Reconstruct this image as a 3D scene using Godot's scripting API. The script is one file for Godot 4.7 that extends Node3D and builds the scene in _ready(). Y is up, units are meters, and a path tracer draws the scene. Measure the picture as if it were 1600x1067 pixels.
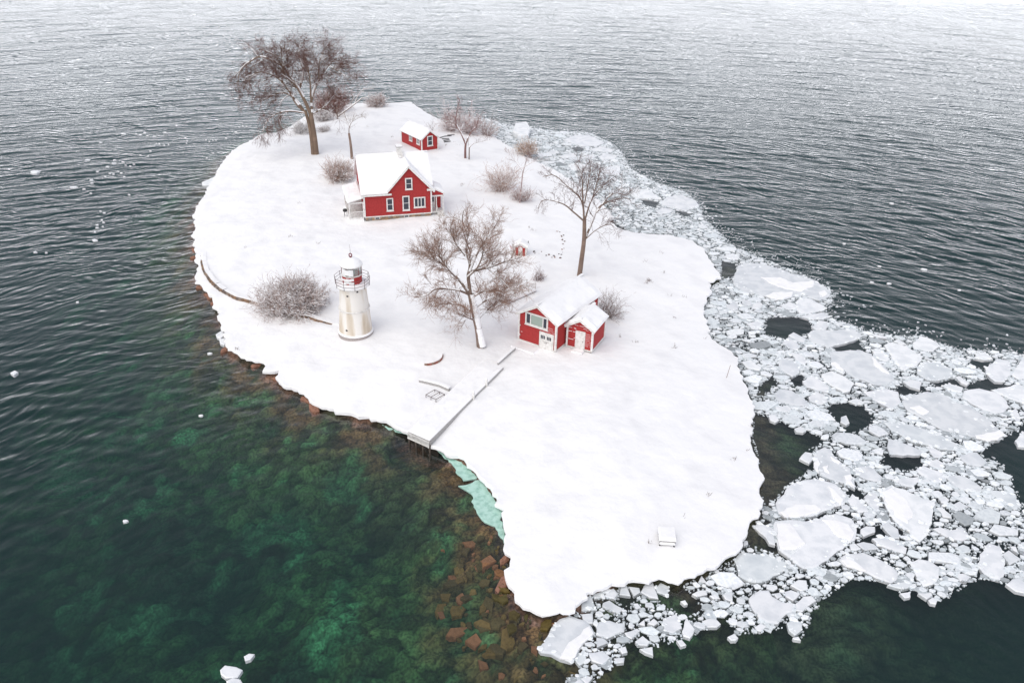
extends Node3D
# A snow covered island with a small lighthouse and red houses, pack ice drifting along its far side.
# Units are metres, y is up, the water lies at y = 0, the camera looks along -z.

func _ready() -> void:
	light_and_camera()
	materials()
	prepare_shore()
	build_seabed()
	build_water()
	build_island()
	build_shore_rocks()
	build_ice()
	build_lighthouse()
	build_house()
	build_rear_shed()
	build_boathouse()
	build_side_shed()
	build_playhouse()
	build_dock()
	build_stone_wall()
	build_trees()
	build_bushes()
	build_small_things()

func light_and_camera() -> void:
	var cam := Camera3D.new()
	cam.name = "camera"
	cam.fov = 2.0 * rad_to_deg(atan(533.5 / 1333.0))
	cam.near = 0.5
	cam.far = 6000.0
	cam.position = Vector3(0, 52, 0)
	cam.basis = Basis(Vector3.RIGHT, deg_to_rad(-28.5)) * Basis(Vector3.BACK, deg_to_rad(1.5))
	add_child(cam)
	var sky_look := ProceduralSkyMaterial.new()
	sky_look.sky_top_color = Color(0.385, 0.405, 0.455)
	sky_look.sky_horizon_color = Color(0.975, 0.978, 1.0)
	sky_look.sky_curve = 0.16
	sky_look.ground_horizon_color = Color(0.9, 0.9, 0.92)
	sky_look.ground_bottom_color = Color(0.4, 0.42, 0.44)
	sky_look.sun_angle_max = 1.0
	sky_look.sky_energy_multiplier = 1.34
	var sky := Sky.new()
	sky.sky_material = sky_look
	var env := Environment.new()
	env.background_mode = Environment.BG_SKY
	env.sky = sky
	env.tonemap_mode = Environment.TONE_MAPPER_LINEAR
	env.tonemap_exposure = 1.52
	env.sdfgi_enabled = true
	env.ssao_enabled = true
	env.ssil_enabled = true
	env.volumetric_fog_enabled = true
	env.volumetric_fog_density = 0.0
	var around := WorldEnvironment.new()
	around.name = "world_environment"
	around.environment = env
	add_child(around)
	var sun := DirectionalLight3D.new()
	sun.name = "sun"
	sun.light_energy = 0.5
	sun.light_angular_distance = 70.0
	sun.light_color = Color(1.0, 0.975, 0.93)
	sun.shadow_enabled = true
	sun.sky_mode = DirectionalLight3D.SKY_MODE_LIGHT_ONLY
	sun.basis = Basis.looking_at(Vector3(0.42, -1.0, -0.62).normalized())
	add_child(sun)

# ---------------------------------------------------------------- mesh helpers

class Shape:
	var v := PackedVector3Array()
	var n := PackedVector3Array()
	var c := PackedColorArray()
	var col := Color(1, 1, 1)
	func tri(a: Vector3, b: Vector3, d: Vector3) -> void:
		var m := (d - a).cross(b - a)
		if m.length_squared() < 1e-14:
			return
		m = m.normalized()
		v.append(a); v.append(b); v.append(d)
		n.append(m); n.append(m); n.append(m)
		c.append(col); c.append(col); c.append(col)
	func quad(a: Vector3, b: Vector3, d: Vector3, e: Vector3) -> void:
		tri(a, b, d)
		tri(a, d, e)
	# eight corners: bottom four counter-clockwise from above, then the top four
	func hexa(p: Array) -> void:
		quad(p[4], p[7], p[6], p[5])
		quad(p[0], p[1], p[2], p[3])
		for i in 4:
			var j := (i + 1) % 4
			quad(p[i], p[i + 4], p[j + 4], p[j])
	func box(lo: Vector3, hi: Vector3) -> void:
		hexa([Vector3(lo.x, lo.y, hi.z), Vector3(hi.x, lo.y, hi.z), Vector3(hi.x, lo.y, lo.z), Vector3(lo.x, lo.y, lo.z),
			Vector3(lo.x, hi.y, hi.z), Vector3(hi.x, hi.y, hi.z), Vector3(hi.x, hi.y, lo.z), Vector3(lo.x, hi.y, lo.z)])
	# a slab over a quad given counter-clockwise from above, with its top drawn in a little
	func slab(q: Array, up: Vector3, inset := 0.0) -> void:
		var m: Vector3 = (q[0] + q[1] + q[2] + q[3]) / 4.0
		var t := []
		for p in q:
			t.append(p + (m - p).normalized() * inset + up)
		hexa(q + t)
	func beam(a: Vector3, b: Vector3, w: float, h: float, up := Vector3.UP) -> void:
		var d := (b - a).normalized()
		var s := d.cross(up).normalized() * w * 0.5
		var u := s.cross(d).normalized() * h * 0.5
		hexa([a - s - u, a + s - u, b + s - u, b - s - u, a - s + u, a + s + u, b + s + u, b - s + u])
	func tube(a: Vector3, b: Vector3, ra: float, rb: float, sides: int) -> void:
		var d := (b - a).normalized()
		var s := d.cross(Vector3.UP if absf(d.y) < 0.95 else Vector3.RIGHT).normalized()
		var u := s.cross(d)
		for i in sides:
			var x := TAU * i / sides
			var y := TAU * (i + 1) / sides
			var m := s * cos(x) + u * sin(x)
			var k := s * cos(y) + u * sin(y)
			var a0 := a + m * ra
			var a1 := a + k * ra
			var b0 := b + m * rb
			var b1 := b + k * rb
			v.append(a0); v.append(a1); v.append(b1); v.append(a0); v.append(b1); v.append(b0)
			n.append(m); n.append(k); n.append(k); n.append(m); n.append(k); n.append(m)
			for q in 6:
				c.append(col)
	# snow lying on the upper side of a branch
	func ridge(a: Vector3, b: Vector3, ra: float, rb: float) -> void:
		var d := (b - a).normalized()
		var s := d.cross(Vector3.UP)
		if s.length() < 0.35:
			return
		s = s.normalized()
		var u := s.cross(d)
		var al := a + s * ra * 0.95 + u * ra * 0.3
		var ar := a - s * ra * 0.95 + u * ra * 0.3
		var at := a + u * (ra * 1.5 + 0.012)
		var bl := b + s * rb * 0.95 + u * rb * 0.3
		var br := b - s * rb * 0.95 + u * rb * 0.3
		var bt := b + u * (rb * 1.5 + 0.012)
		quad(al, at, bt, bl)
		quad(ar, br, bt, at)
	# walls round an outline (x, z pairs in plan, any order of turning), from a flat top that is drawn in
	func plate(poly: PackedVector2Array, y0: float, y1: float, inset: float, tip := Vector2.ZERO) -> void:
		var p := poly
		if Geometry2D.is_polygon_clockwise(p):
			p = p.duplicate()
			p.reverse()
		var count := p.size()
		var m := Vector2.ZERO
		for q in p:
			m += q
		m /= count
		var top := PackedVector2Array()
		for q in p:
			top.append(q + (m - q).limit_length(inset))
		var ids := Geometry2D.triangulate_polygon(top)
		for i in range(0, ids.size(), 3):
			var a := up3(top[ids[i]], y1, m, tip)
			var b := up3(top[ids[i + 1]], y1, m, tip)
			var d := up3(top[ids[i + 2]], y1, m, tip)
			if (d - a).cross(b - a).y < 0.0:
				tri(a, d, b)
			else:
				tri(a, b, d)
		for i in count:
			var j := (i + 1) % count
			var a0 := Vector3(p[i].x, y0, p[i].y)
			var b0 := Vector3(p[j].x, y0, p[j].y)
			var a1 := up3(p[i], lerpf(y0, y1, 0.82), m, tip)
			var b1 := up3(p[j], lerpf(y0, y1, 0.82), m, tip)
			var a2 := up3(top[i], y1, m, tip)
			var b2 := up3(top[j], y1, m, tip)
			quad(a0, b0, b1, a1)
			quad(a1, b1, b2, a2)
	func up3(q: Vector2, y: float, m: Vector2, tip: Vector2) -> Vector3:
		return Vector3(q.x, y + (q - m).dot(tip), q.y)
	func lathe(prof: Array, sides: int, y := 0.0) -> void:
		for i in sides:
			var x := TAU * i / sides
			var z := TAU * (i + 1) / sides
			for k in prof.size() - 1:
				var p: Vector2 = prof[k]
				var q: Vector2 = prof[k + 1]
				var a := Vector3(cos(x) * p.x, p.y + y, sin(x) * p.x)
				var b := Vector3(cos(z) * p.x, p.y + y, sin(z) * p.x)
				var d := Vector3(cos(z) * q.x, q.y + y, sin(z) * q.x)
				var e := Vector3(cos(x) * q.x, q.y + y, sin(x) * q.x)
				var w := Vector2(q.y - p.y, p.x - q.x).normalized()
				var n0 := Vector3(cos(x) * w.x, w.y, sin(x) * w.x)
				var n1 := Vector3(cos(z) * w.x, w.y, sin(z) * w.x)
				var before := v.size()
				quad(a, b, d, e)
				for g in range(before, v.size()):
					var at := atan2(v[g].z, v[g].x)
					n[g] = n0 if absf(angle_difference(at, x)) < absf(angle_difference(at, z)) else n1
	func mesh() -> ArrayMesh:
		var a := []
		a.resize(Mesh.ARRAY_MAX)
		a[Mesh.ARRAY_VERTEX] = v
		a[Mesh.ARRAY_NORMAL] = n
		a[Mesh.ARRAY_COLOR] = c
		var m := ArrayMesh.new()
		if v.size() > 2:
			m.add_surface_from_arrays(Mesh.PRIMITIVE_TRIANGLES, a)
		return m

var taken := {}
var rng := RandomNumberGenerator.new()

func numbered(called: String) -> String:
	var k: int = taken.get(called, 0)
	taken[called] = k + 1
	return called if k == 0 else "%s_%03d" % [called, k]

func tag(o: Node, label: String, category: String, group := "", kind := "") -> Node:
	if label:
		o.set_meta("label", label)
	if category:
		o.set_meta("category", category)
	if group:
		o.set_meta("group", group)
	if kind:
		o.set_meta("kind", kind)
	return o

func thing(called: String, label: String, category: String, at := Vector3.ZERO, turn := 0.0, group := "") -> Node3D:
	var o := Node3D.new()
	o.name = numbered(called)
	o.position = at
	o.rotation.y = turn
	add_child(o)
	tag(o, label, category, group)
	return o

func put(s: Shape, called: String, m: Material, parent: Node = null) -> MeshInstance3D:
	var o := MeshInstance3D.new()
	o.mesh = s.mesh()
	o.material_override = m
	if parent:
		o.name = called
		parent.add_child(o, true)
	else:
		o.name = numbered(called)
		add_child(o, true)
	return o

# ---------------------------------------------------------------- materials

var M := {}

func lin(r: float, g: float, b: float) -> Color:
	return Color(r, g, b).linear_to_srgb()

func noise_tex(freq: float, size: int, ramp: Array, seed_no: int, octaves := 5, kind := FastNoiseLite.TYPE_SIMPLEX_SMOOTH) -> NoiseTexture2D:
	var f := FastNoiseLite.new()
	f.noise_type = kind
	f.seed = seed_no
	f.frequency = freq
	f.fractal_octaves = octaves
	var t := NoiseTexture2D.new()
	t.width = size
	t.height = size
	t.seamless = true
	t.noise = f
	if ramp.size():
		var g := Gradient.new()
		g.offsets = PackedFloat32Array()
		g.colors = PackedColorArray()
		var offs := PackedFloat32Array()
		var cols := PackedColorArray()
		for r in ramp:
			offs.append(r[0])
			cols.append(r[1])
		g.offsets = offs
		g.colors = cols
		t.color_ramp = g
	return t

func plain(color: Color, rough := 0.85, tinted := false) -> StandardMaterial3D:
	var m := StandardMaterial3D.new()
	m.albedo_color = color
	m.roughness = rough
	m.metallic_specular = 0.35
	m.vertex_color_use_as_albedo = tinted
	return m

func mottled(color: Color, tex: Texture2D, scale: float, bump: Texture2D = null, depth := 0.0, rough := 0.85, tinted := false) -> StandardMaterial3D:
	var m := plain(color, rough, tinted)
	m.albedo_texture = tex
	m.uv1_triplanar = true
	m.uv1_world_triplanar = true
	m.uv1_scale = Vector3.ONE * scale
	if bump:
		m.heightmap_enabled = true
		m.heightmap_texture = bump
		m.heightmap_scale = depth
	return m

func materials() -> void:
	var w := Color.WHITE
	var soft := noise_tex(0.006, 512, [[0.0, lin(0.9, 0.9, 0.91)], [0.5, w], [1.0, w]], 3, 5)
	var relief := noise_tex(0.012, 512, [], 11, 6)
	var grain := noise_tex(0.02, 512, [[0.0, lin(0.55, 0.53, 0.5)], [0.45, lin(0.85, 0.84, 0.82)], [1.0, w]], 5, 6)
	var icy := noise_tex(0.008, 512, [[0.0, lin(0.82, 0.84, 0.86)], [0.42, lin(0.92, 0.93, 0.94)], [0.6, w], [1.0, w]], 8, 6)
	M.snow = mottled(lin(0.87, 0.865, 0.87), soft, 0.045, relief, 14.0, 0.9)
	M.roof_snow = mottled(lin(0.87, 0.865, 0.87), soft, 0.2, relief, 2.0, 0.9)
	M.ice = mottled(lin(0.82, 0.83, 0.84), icy, 0.11, relief, 5.0, 0.55, true)
	M.brash = mottled(lin(0.9, 0.92, 0.93), icy, 0.5, relief, 2.0, 0.5, true)
	M.shelf = mottled(lin(0.46, 0.68, 0.60), noise_tex(0.012, 512, [[0.0, lin(0.6, 0.7, 0.68)], [0.45, lin(0.88, 0.92, 0.9)], [0.6, w], [1.0, w]], 27, 6), 0.2, relief, 3.0, 0.45)
	M.red = mottled(lin(0.42, 0.042, 0.042), grain, 0.35, null, 0.0, 0.7)
	M.white = mottled(lin(0.8, 0.79, 0.78), grain, 0.2, null, 0.0, 0.6)
	M.glass = plain(lin(0.05, 0.055, 0.07), 0.12)
	M.picture_glass = plain(lin(0.30, 0.36, 0.32), 0.15)
	M.stone = mottled(w, grain, 0.6, relief, 3.0, 0.9, true)
	M.rock = mottled(w, grain, 0.25, relief, 8.0, 0.85, true)
	M.bed = mottled(w, noise_tex(0.035, 512, [[0.0, lin(0.16, 0.16, 0.16)], [0.42, lin(0.55, 0.55, 0.54)], [0.62, w], [1.0, w]], 17, 6), 0.16, relief, 8.0, 0.9, true)
	M.bark = plain(w, 0.95, true)
	M.stucco = mottled(lin(0.76, 0.73, 0.69), noise_tex(0.004, 512, [[0.0, lin(0.62, 0.53, 0.42)], [0.42, lin(0.86, 0.8, 0.72)], [0.6, w], [1.0, w]], 21, 5), 0.12, relief, 1.0, 0.9)
	M.stucco.uv1_scale = Vector3(0.3, 0.05, 0.3)
	M.metal = plain(lin(0.16, 0.12, 0.12), 0.5)
	M.rust_red = plain(lin(0.22, 0.05, 0.06), 0.6)
	M.grey_wood = mottled(lin(0.42, 0.41, 0.41), grain, 0.5, null, 0.0, 0.9)
	M.shade_dark_timber = mottled(lin(0.11, 0.09, 0.078), grain, 0.8, null, 0.0, 0.9)  # timber colour darkened to paint in the shade under the dock
	M.dark = plain(lin(0.05, 0.048, 0.05), 0.9)
	M.wood = mottled(lin(0.22, 0.13, 0.09), grain, 0.8, null, 0.0, 0.9)

# ---------------------------------------------------------------- shore and ground height

var shore := PackedVector2Array()
var ragged := PackedVector2Array()
var soft_noise := FastNoiseLite.new()
var lo := Vector2.INF
var hi := -Vector2.INF
var near_grid := {}
const CELL := 8.0

func pts(a: Array) -> PackedVector2Array:
	var p := PackedVector2Array()
	for i in range(0, a.size(), 2):
		p.append(Vector2(a[i], a[i + 1]))
	return p

func prepare_shore() -> void:
	soft_noise.seed = 4
	soft_noise.frequency = 0.05
	soft_noise.fractal_octaves = 4
	shore = pts(SHORE)
	rng.seed = 77
	var out := PackedVector2Array()
	for i in shore.size():
		var a := shore[i]
		var b := shore[(i + 1) % shore.size()]
		var steps := maxi(2, int(a.distance_to(b) / 0.45))
		var side := (b - a).normalized().orthogonal()
		for k in steps:
			var q := a.lerp(b, float(k) / steps)
			q += side * (soft_noise.get_noise_2d(q.x * 9.0, q.y * 9.0) * 0.55 + rng.randf_range(-0.09, 0.09))
			out.append(q)
	ragged = out
	for p in shore:
		lo = lo.min(p)
		hi = hi.max(p)
	for i in shore.size():
		var a := shore[i]
		var b := shore[(i + 1) % shore.size()]
		for x in range(floori((minf(a.x, b.x) - 60) / CELL), ceili((maxf(a.x, b.x) + 60) / CELL) + 1):
			for y in range(floori((minf(a.y, b.y) - 60) / CELL), ceili((maxf(a.y, b.y) + 60) / CELL) + 1):
				var k := Vector2i(x, y)
				if not near_grid.has(k):
					near_grid[k] = []
				near_grid[k].append(i)
	for k in near_grid:
		var m := Vector2(k) * CELL + Vector2.ONE * CELL * 0.5
		var best := INF
		var far := []
		for i in near_grid[k]:
			var d := seg_dist(m, i)
			far.append(d)
			best = minf(best, d)
		var keep := PackedInt32Array()
		for j in far.size():
			if far[j] < best + CELL * 1.5:
				keep.append(near_grid[k][j])
		near_grid[k] = keep

func seg_dist(p: Vector2, i: int) -> float:
	var a := shore[i]
	var b := shore[(i + 1) % shore.size()]
	var d := b - a
	var t := clampf((p - a).dot(d) / maxf(d.length_squared(), 1e-6), 0.0, 1.0)
	return p.distance_to(a + d * t)

# metres from the shore line, positive on land
func inland(p: Vector2) -> float:
	var k := Vector2i((p / CELL).floor())
	var d := 60.0
	if near_grid.has(k):
		d = INF
		for i in near_grid[k]:
			d = minf(d, seg_dist(p, i))
	return d if Geometry2D.is_point_in_polygon(p, shore) or Geometry2D.is_point_in_polygon(p + Vector2(0.0007, 0.0013), shore) else -d

func ground(x: float, z: float) -> float:
	var d := inland(Vector2(x, z))
	return 0.8 + 2.0 * (1.0 - exp(-maxf(d, 0.0) / 12.0)) + bumps(x, z) * clampf(d / 4.0, 0.0, 1.0)

func bumps(x: float, z: float) -> float:
	return soft_noise.get_noise_2d(x * 1.6, z * 1.6) * 0.22 + soft_noise.get_noise_2d(x * 7.0, z * 7.0) * 0.05

func spot(x: float, z: float, dy := 0.0) -> Vector3:
	return Vector3(x, ground(x, z) + dy, z)

# ---------------------------------------------------------------- seabed, water, island

func bed_height(p: Vector2, d: float) -> float:
	var out := -d
	var shallow := clampf((p.y + 100.0) / 60.0, 0.0, 1.0) * clampf((40.0 - p.x) / 30.0, 0.0, 1.0)
	var depth := 0.0
	if out < 0.0:
		depth = out * 0.5
	else:
		depth = 0.15 + out * lerpf(0.42, 0.16, shallow) if out < 4.0 else 0.15 + 4.0 * lerpf(0.42, 0.16, shallow) + (out - 4.0) * lerpf(0.32, 0.15, shallow)
	depth = minf(depth, 14.0)
	var rough := soft_noise.get_noise_2d(p.x * 5.0, p.y * 5.0) * 0.5 + soft_noise.get_noise_2d(p.x * 1.2, p.y * 1.2) * 1.6 * clampf(out / 8.0, 0.0, 1.0)
	var y := minf(-depth + rough * clampf(out * 0.6, 0.12, 1.0), 0.3 if out < 1.0 else -0.15)
	if p.distance_to(Vector2(-9.0, -72.6)) < 3.6:
		y = minf(y, -1.6)
	return y

func build_seabed() -> void:
	var xs := PackedFloat32Array()
	var zs := PackedFloat32Array()
	var x := -110.0
	while x <= 110.0:
		xs.append(x)
		x += 0.34 if x > -45.0 and x < 24.0 else (0.8 if absf(x) < 70.0 else 1.6)
	var z := -20.0
	while z >= -270.0:
		zs.append(z)
		z -= 0.3 if z < -38.0 and z > -100.0 else 1.4
	xs = PackedFloat32Array([-3000.0, -1000.0, -400.0]) + xs + PackedFloat32Array([400.0, 1000.0, 3000.0])
	zs = PackedFloat32Array([400.0, 60.0]) + zs + PackedFloat32Array([-500.0, -1000.0, -4000.0])
	var nx := xs.size()
	var nz := zs.size()
	var v := PackedVector3Array()
	var c := PackedColorArray()
	v.resize(nx * nz)
	c.resize(nx * nz)
	var patch := FastNoiseLite.new()
	patch.seed = 9
	patch.frequency = 0.06
	patch.fractal_octaves = 5
	var cells := FastNoiseLite.new()
	cells.seed = 14
	cells.noise_type = FastNoiseLite.TYPE_CELLULAR
	cells.cellular_return_type = FastNoiseLite.RETURN_DISTANCE2_SUB
	cells.frequency = 0.75
	cells.fractal_type = FastNoiseLite.FRACTAL_NONE
	var kinds := cells.duplicate()
	kinds.cellular_return_type = FastNoiseLite.RETURN_CELL_VALUE
	for j in nz:
		for i in nx:
			var p := Vector2(xs[i], zs[j])
			var d := -60.0
			if absf(p.x) < 115.0 and p.y > -275.0 and p.y < -15.0:
				d = inland(p)
			var y := bed_height(p, d)
			var k := patch.get_noise_2d(p.x, p.y)
			var s := patch.get_noise_2d(p.x * 3.0 + 200.0, p.y * 3.0)
			var stone := 0.0
			var crack := false
			if d < 0.0 and d > -45.0:
				# a bed of boulders: their tops stand up between the cracks
				var wx := p.x + s * 0.6
				var wz := p.y + k * 0.6
				var edge := cells.get_noise_2d(wx, wz) + 1.0
				crack = edge < 0.12
				y += minf(edge, 0.4) * 0.9 * clampf(-d / 3.0, 0.15, 1.0)
				y = minf(y, -0.12 if d < -1.0 else 0.3) if p.distance_to(Vector2(-9.0, -72.6)) > 3.6 else minf(y, -1.2)
				stone = kinds.get_noise_2d(wx, wz)
			v[j * nx + i] = Vector3(p.x, y, p.y)
			# granite by the shore, brown algae, then green weed; openings painted in the green tint of the water
			var at_tip := clampf(1.0 - p.distance_to(Vector2(1.0, -50.0)) / 16.0, 0.0, 1.0)
			var t := clampf((-d - 1.2 + s * 4.0) / lerpf(4.5, 9.0, at_tip), 0.0, 1.0)
			var weed := Color(0.03, 0.12, 0.04).lerp(Color(0.012, 0.05, 0.024), smoothstep(-0.25, 0.2, k + s * 0.5))
			weed = weed.lerp(Color(0.05, 0.25, 0.105), 0.75 * smoothstep(0.12, 0.4, patch.get_noise_2d(p.x * 1.3 - 90.0, p.y * 1.3 + 40.0) + s * 0.8))  # pale openings: the water's filtering of light is put into this green
			weed = weed.lerp(Color(0.065, 0.085, 0.03), 0.65 * (1.0 - clampf((-d - 2.0 + s * 6.0) / 14.0, 0.0, 1.0)))
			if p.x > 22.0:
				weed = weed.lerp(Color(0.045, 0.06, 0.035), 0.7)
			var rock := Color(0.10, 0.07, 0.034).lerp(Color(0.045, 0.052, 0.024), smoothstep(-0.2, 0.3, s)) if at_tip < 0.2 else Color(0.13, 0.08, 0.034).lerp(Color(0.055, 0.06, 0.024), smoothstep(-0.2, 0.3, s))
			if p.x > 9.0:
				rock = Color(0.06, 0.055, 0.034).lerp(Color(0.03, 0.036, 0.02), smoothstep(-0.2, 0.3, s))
			elif d > -0.8:
				rock = Color(0.16, 0.095, 0.068).lerp(Color(0.06, 0.05, 0.036), smoothstep(-0.15, 0.25, s))
			var c0 := rock.lerp(weed, t) * 1.3 * (1.0 + 0.6 * stone) * (0.5 if crack else 1.0)  # shade in the cracks between boulders is painted in as darker colour
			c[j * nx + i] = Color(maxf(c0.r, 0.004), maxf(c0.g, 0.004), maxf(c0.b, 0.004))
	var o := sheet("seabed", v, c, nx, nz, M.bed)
	tag(o, "rocky river bed with green weed and painted water-green patches showing through the clear water", "river bed", "", "structure")

func sheet(called: String, v: PackedVector3Array, c: PackedColorArray, nx: int, nz: int, m: Material, uv := PackedVector2Array(), level := PackedByteArray(), looks := []) -> MeshInstance3D:
	# rows run away from the viewer (towards -z), columns towards +x
	var n := PackedVector3Array()
	n.resize(nx * nz)
	for j in nz:
		var ja := maxi(j - 1, 0)
		var jb := mini(j + 1, nz - 1)
		for i in nx:
			var e := v[j * nx + mini(i + 1, nx - 1)] - v[j * nx + maxi(i - 1, 0)]
			var f := v[ja * nx + i] - v[jb * nx + i]
			n[j * nx + i] = f.cross(e).normalized()
	var ids := PackedInt32Array()
	ids.resize((nx - 1) * (nz - 1) * 6)
	var w := 0
	for j in nz - 1:
		for i in nx - 1:
			var a := j * nx + i
			ids[w] = a; ids[w + 1] = a + nx; ids[w + 2] = a + nx + 1
			ids[w + 3] = a; ids[w + 4] = a + nx + 1; ids[w + 5] = a + 1
			w += 6
	var arrays := []
	arrays.resize(Mesh.ARRAY_MAX)
	arrays[Mesh.ARRAY_VERTEX] = v
	arrays[Mesh.ARRAY_NORMAL] = n
	arrays[Mesh.ARRAY_INDEX] = ids
	if c.size():
		arrays[Mesh.ARRAY_COLOR] = c
	if uv.size():
		arrays[Mesh.ARRAY_TEX_UV] = uv
	var mesh := ArrayMesh.new()
	if looks.is_empty():
		mesh.add_surface_from_arrays(Mesh.PRIMITIVE_TRIANGLES, arrays)
	for k in looks.size():
		# calmer and rougher stretches of one sheet, each with its own ripples
		var to := PackedInt32Array()
		to.resize(v.size())
		to.fill(-1)
		var pv := PackedVector3Array()
		var pn := PackedVector3Array()
		var pu := PackedVector2Array()
		var pi := PackedInt32Array()
		for t in range(0, ids.size(), 6):
			if level[ids[t]] != k:
				continue
			for e in 6:
				var g := ids[t + e]
				if to[g] < 0:
					to[g] = pv.size()
					pv.append(v[g])
					pn.append(n[g])
					pu.append(uv[g])
				pi.append(to[g])
		if pi.is_empty():
			continue
		var piece := []
		piece.resize(Mesh.ARRAY_MAX)
		piece[Mesh.ARRAY_VERTEX] = pv
		piece[Mesh.ARRAY_NORMAL] = pn
		piece[Mesh.ARRAY_TEX_UV] = pu
		piece[Mesh.ARRAY_INDEX] = pi
		mesh.add_surface_from_arrays(Mesh.PRIMITIVE_TRIANGLES, piece)
		mesh.surface_set_material(mesh.get_surface_count() - 1, looks[k])
	var o := MeshInstance3D.new()
	o.mesh = mesh
	if m:
		o.material_override = m
	o.name = numbered(called)
	add_child(o, true)
	return o

func build_water() -> void:
	var zs := PackedFloat32Array()
	var z := -14.0
	while z > -3500.0:
		zs.append(z)
		z -= maxf(0.26, -z * 0.0034) if z > -480.0 else -z * 0.02
	var nz := zs.size()
	var nx := 521
	var v := PackedVector3Array()
	var uv := PackedVector2Array()
	v.resize(nx * nz)
	uv.resize(nx * nz)
	var level := PackedByteArray()
	level.resize(nx * nz)
	var pack := pts(ICE_REGION)
	rng.seed = 5
	var waves := []
	for i in 11:
		var length: float = [1.1, 1.35, 1.65, 2.0, 2.4, 2.9, 3.5, 4.3, 5.6, 8.0, 13.0][i]
		waves.append([Vector2(rng.randf_range(-75, 75), rng.randf_range(-70, 30)), TAU / length, length * [0.0085, 0.0095, 0.0105, 0.011, 0.0105, 0.009, 0.007, 0.005, 0.0032, 0.0025, 0.0018][i], rng.randf() * TAU])
	for j in nz:
		z = zs[j]
		var half := -z * 0.74 + 28.0
		var step := maxf(maxf(0.26, -z * 0.0034), half * 2.0 / (nx - 1) * 0.5)
		var use := []
		for w in waves:
			var fade := clampf((TAU / w[1]) / step / 2.2 - 0.9, 0.0, 1.0)
			if fade > 0.0:
				use.append([w[0], w[1], w[2] * fade, w[3]])
		for i in nx:
			var x := lerpf(-half, half, float(i) / (nx - 1))
			var p := Vector2(x, z)
			# open water on both sides, sheltered in front of the island and inside the pack ice
			var open := smoothstep(-52.0, -125.0, z)
			if x > 0.0:
				open *= smoothstep(-70.0, -118.0, z + clampf(x - 30.0, 0.0, 40.0) * 0.2)
			else:
				open = maxf(open, 0.48 * smoothstep(18.0, 55.0, -x) * smoothstep(-30.0, -80.0, z))
			if x > -5.0 and x < 75.0 and z > -205.0 and Geometry2D.is_point_in_polygon(p, pack):
				open *= 0.1
			level[j * nx + i] = clampi(int(open * 4.4 + soft_noise.get_noise_2d(x * 1.5, z * 1.5) * 1.6 * clampf(open * 3.0, 0.0, 1.0)), 0, 4)
			var y := 0.0
			var amp := lerpf(0.12, 1.0, open) * (1.0 + 1.1 * soft_noise.get_noise_2d(x * 0.4, z * 0.25))
			for w in use:
				y += w[2] * sin(w[1] * (p.distance_to(w[0])) + w[3] + 1.6 * soft_noise.get_noise_2d(x * 0.9 + w[3] * 40.0, z * 0.9))
			v[j * nx + i] = Vector3(x, y * amp, z)
			uv[j * nx + i] = Vector2(x + 2.5 * soft_noise.get_noise_2d(x * 0.8, z * 0.8), p.distance_to(Vector2(0, -20)) + 2.5 * soft_noise.get_noise_2d(x * 0.8 + 300.0, z * 0.8)) / 17.0
	var rip := ripple_map()
	var looks := []
	for k in 5:
		var m := StandardMaterial3D.new()
		m.transparency = BaseMaterial3D.TRANSPARENCY_ALPHA
		m.albedo_color = Color(0.0, 0.16, 0.16, 0.02)
		m.roughness = 0.05
		m.metallic_specular = 0.45
		m.normal_enabled = true
		m.normal_texture = rip
		m.normal_scale = [0.1, 0.22, 0.36, 0.5, 0.66][k]
		looks.append(m)
	var o := sheet("water", v, PackedColorArray(), nx, nz, null, uv, level, looks)
	tag(o, "open river water with small wind waves around the island", "water", "", "structure")
	var murk := FogVolume.new()
	murk.name = numbered("water_depth")
	murk.shape = RenderingServer.FOG_VOLUME_SHAPE_BOX
	murk.size = Vector3(7000, 30, 4400)
	murk.position = Vector3(0, -15.25, -1800)
	var f := FogMaterial.new()
	f.density = 0.11
	f.albedo = lin(0.01, 0.09, 0.08)
	murk.material = f
	add_child(murk)
	tag(murk, "clear green body of the river under its surface", "water", "", "stuff")

# short crested wind ripples on a tile that repeats, as a normal map
func ripple_map() -> ImageTexture:
	var n := 512
	rng.seed = 6
	var sums := PackedFloat32Array()
	sums.resize(n * n)
	for w in 26:
		var ky := rng.randi_range(7, 26)
		var kx := int(round(rng.randfn(0.0, 0.33) * ky))
		var amp := 1.0 / pow(Vector2(kx, ky).length(), 1.25)
		var ph := rng.randf() * TAU
		var row := PackedFloat32Array()
		row.resize(n)
		for i in n:
			row[i] = sin(TAU * i / n) 
		var start := int(ph / TAU * n)
		for y in n:
			var at := (ky * y + start) % n
			for x in n:
				sums[y * n + x] += amp * row[posmod(at + kx * x, n)]
	var img := Image.create(n, n, false, Image.FORMAT_RGB8)
	var unit := 17.0 / n
	for y in n:
		for x in n:
			var dx := sums[y * n + (x + 1) % n] - sums[y * n + (x - 1 + n) % n]
			var dy := sums[((y + 1) % n) * n + x] - sums[((y - 1 + n) % n) * n + x]
			var v := Vector3(-dx, -dy, 2.0 * unit * 5.0).normalized()
			img.set_pixel(x, y, Color(v.x * 0.5 + 0.5, v.y * 0.5 + 0.5, v.z * 0.5 + 0.5))
	return ImageTexture.create_from_image(img)

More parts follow.
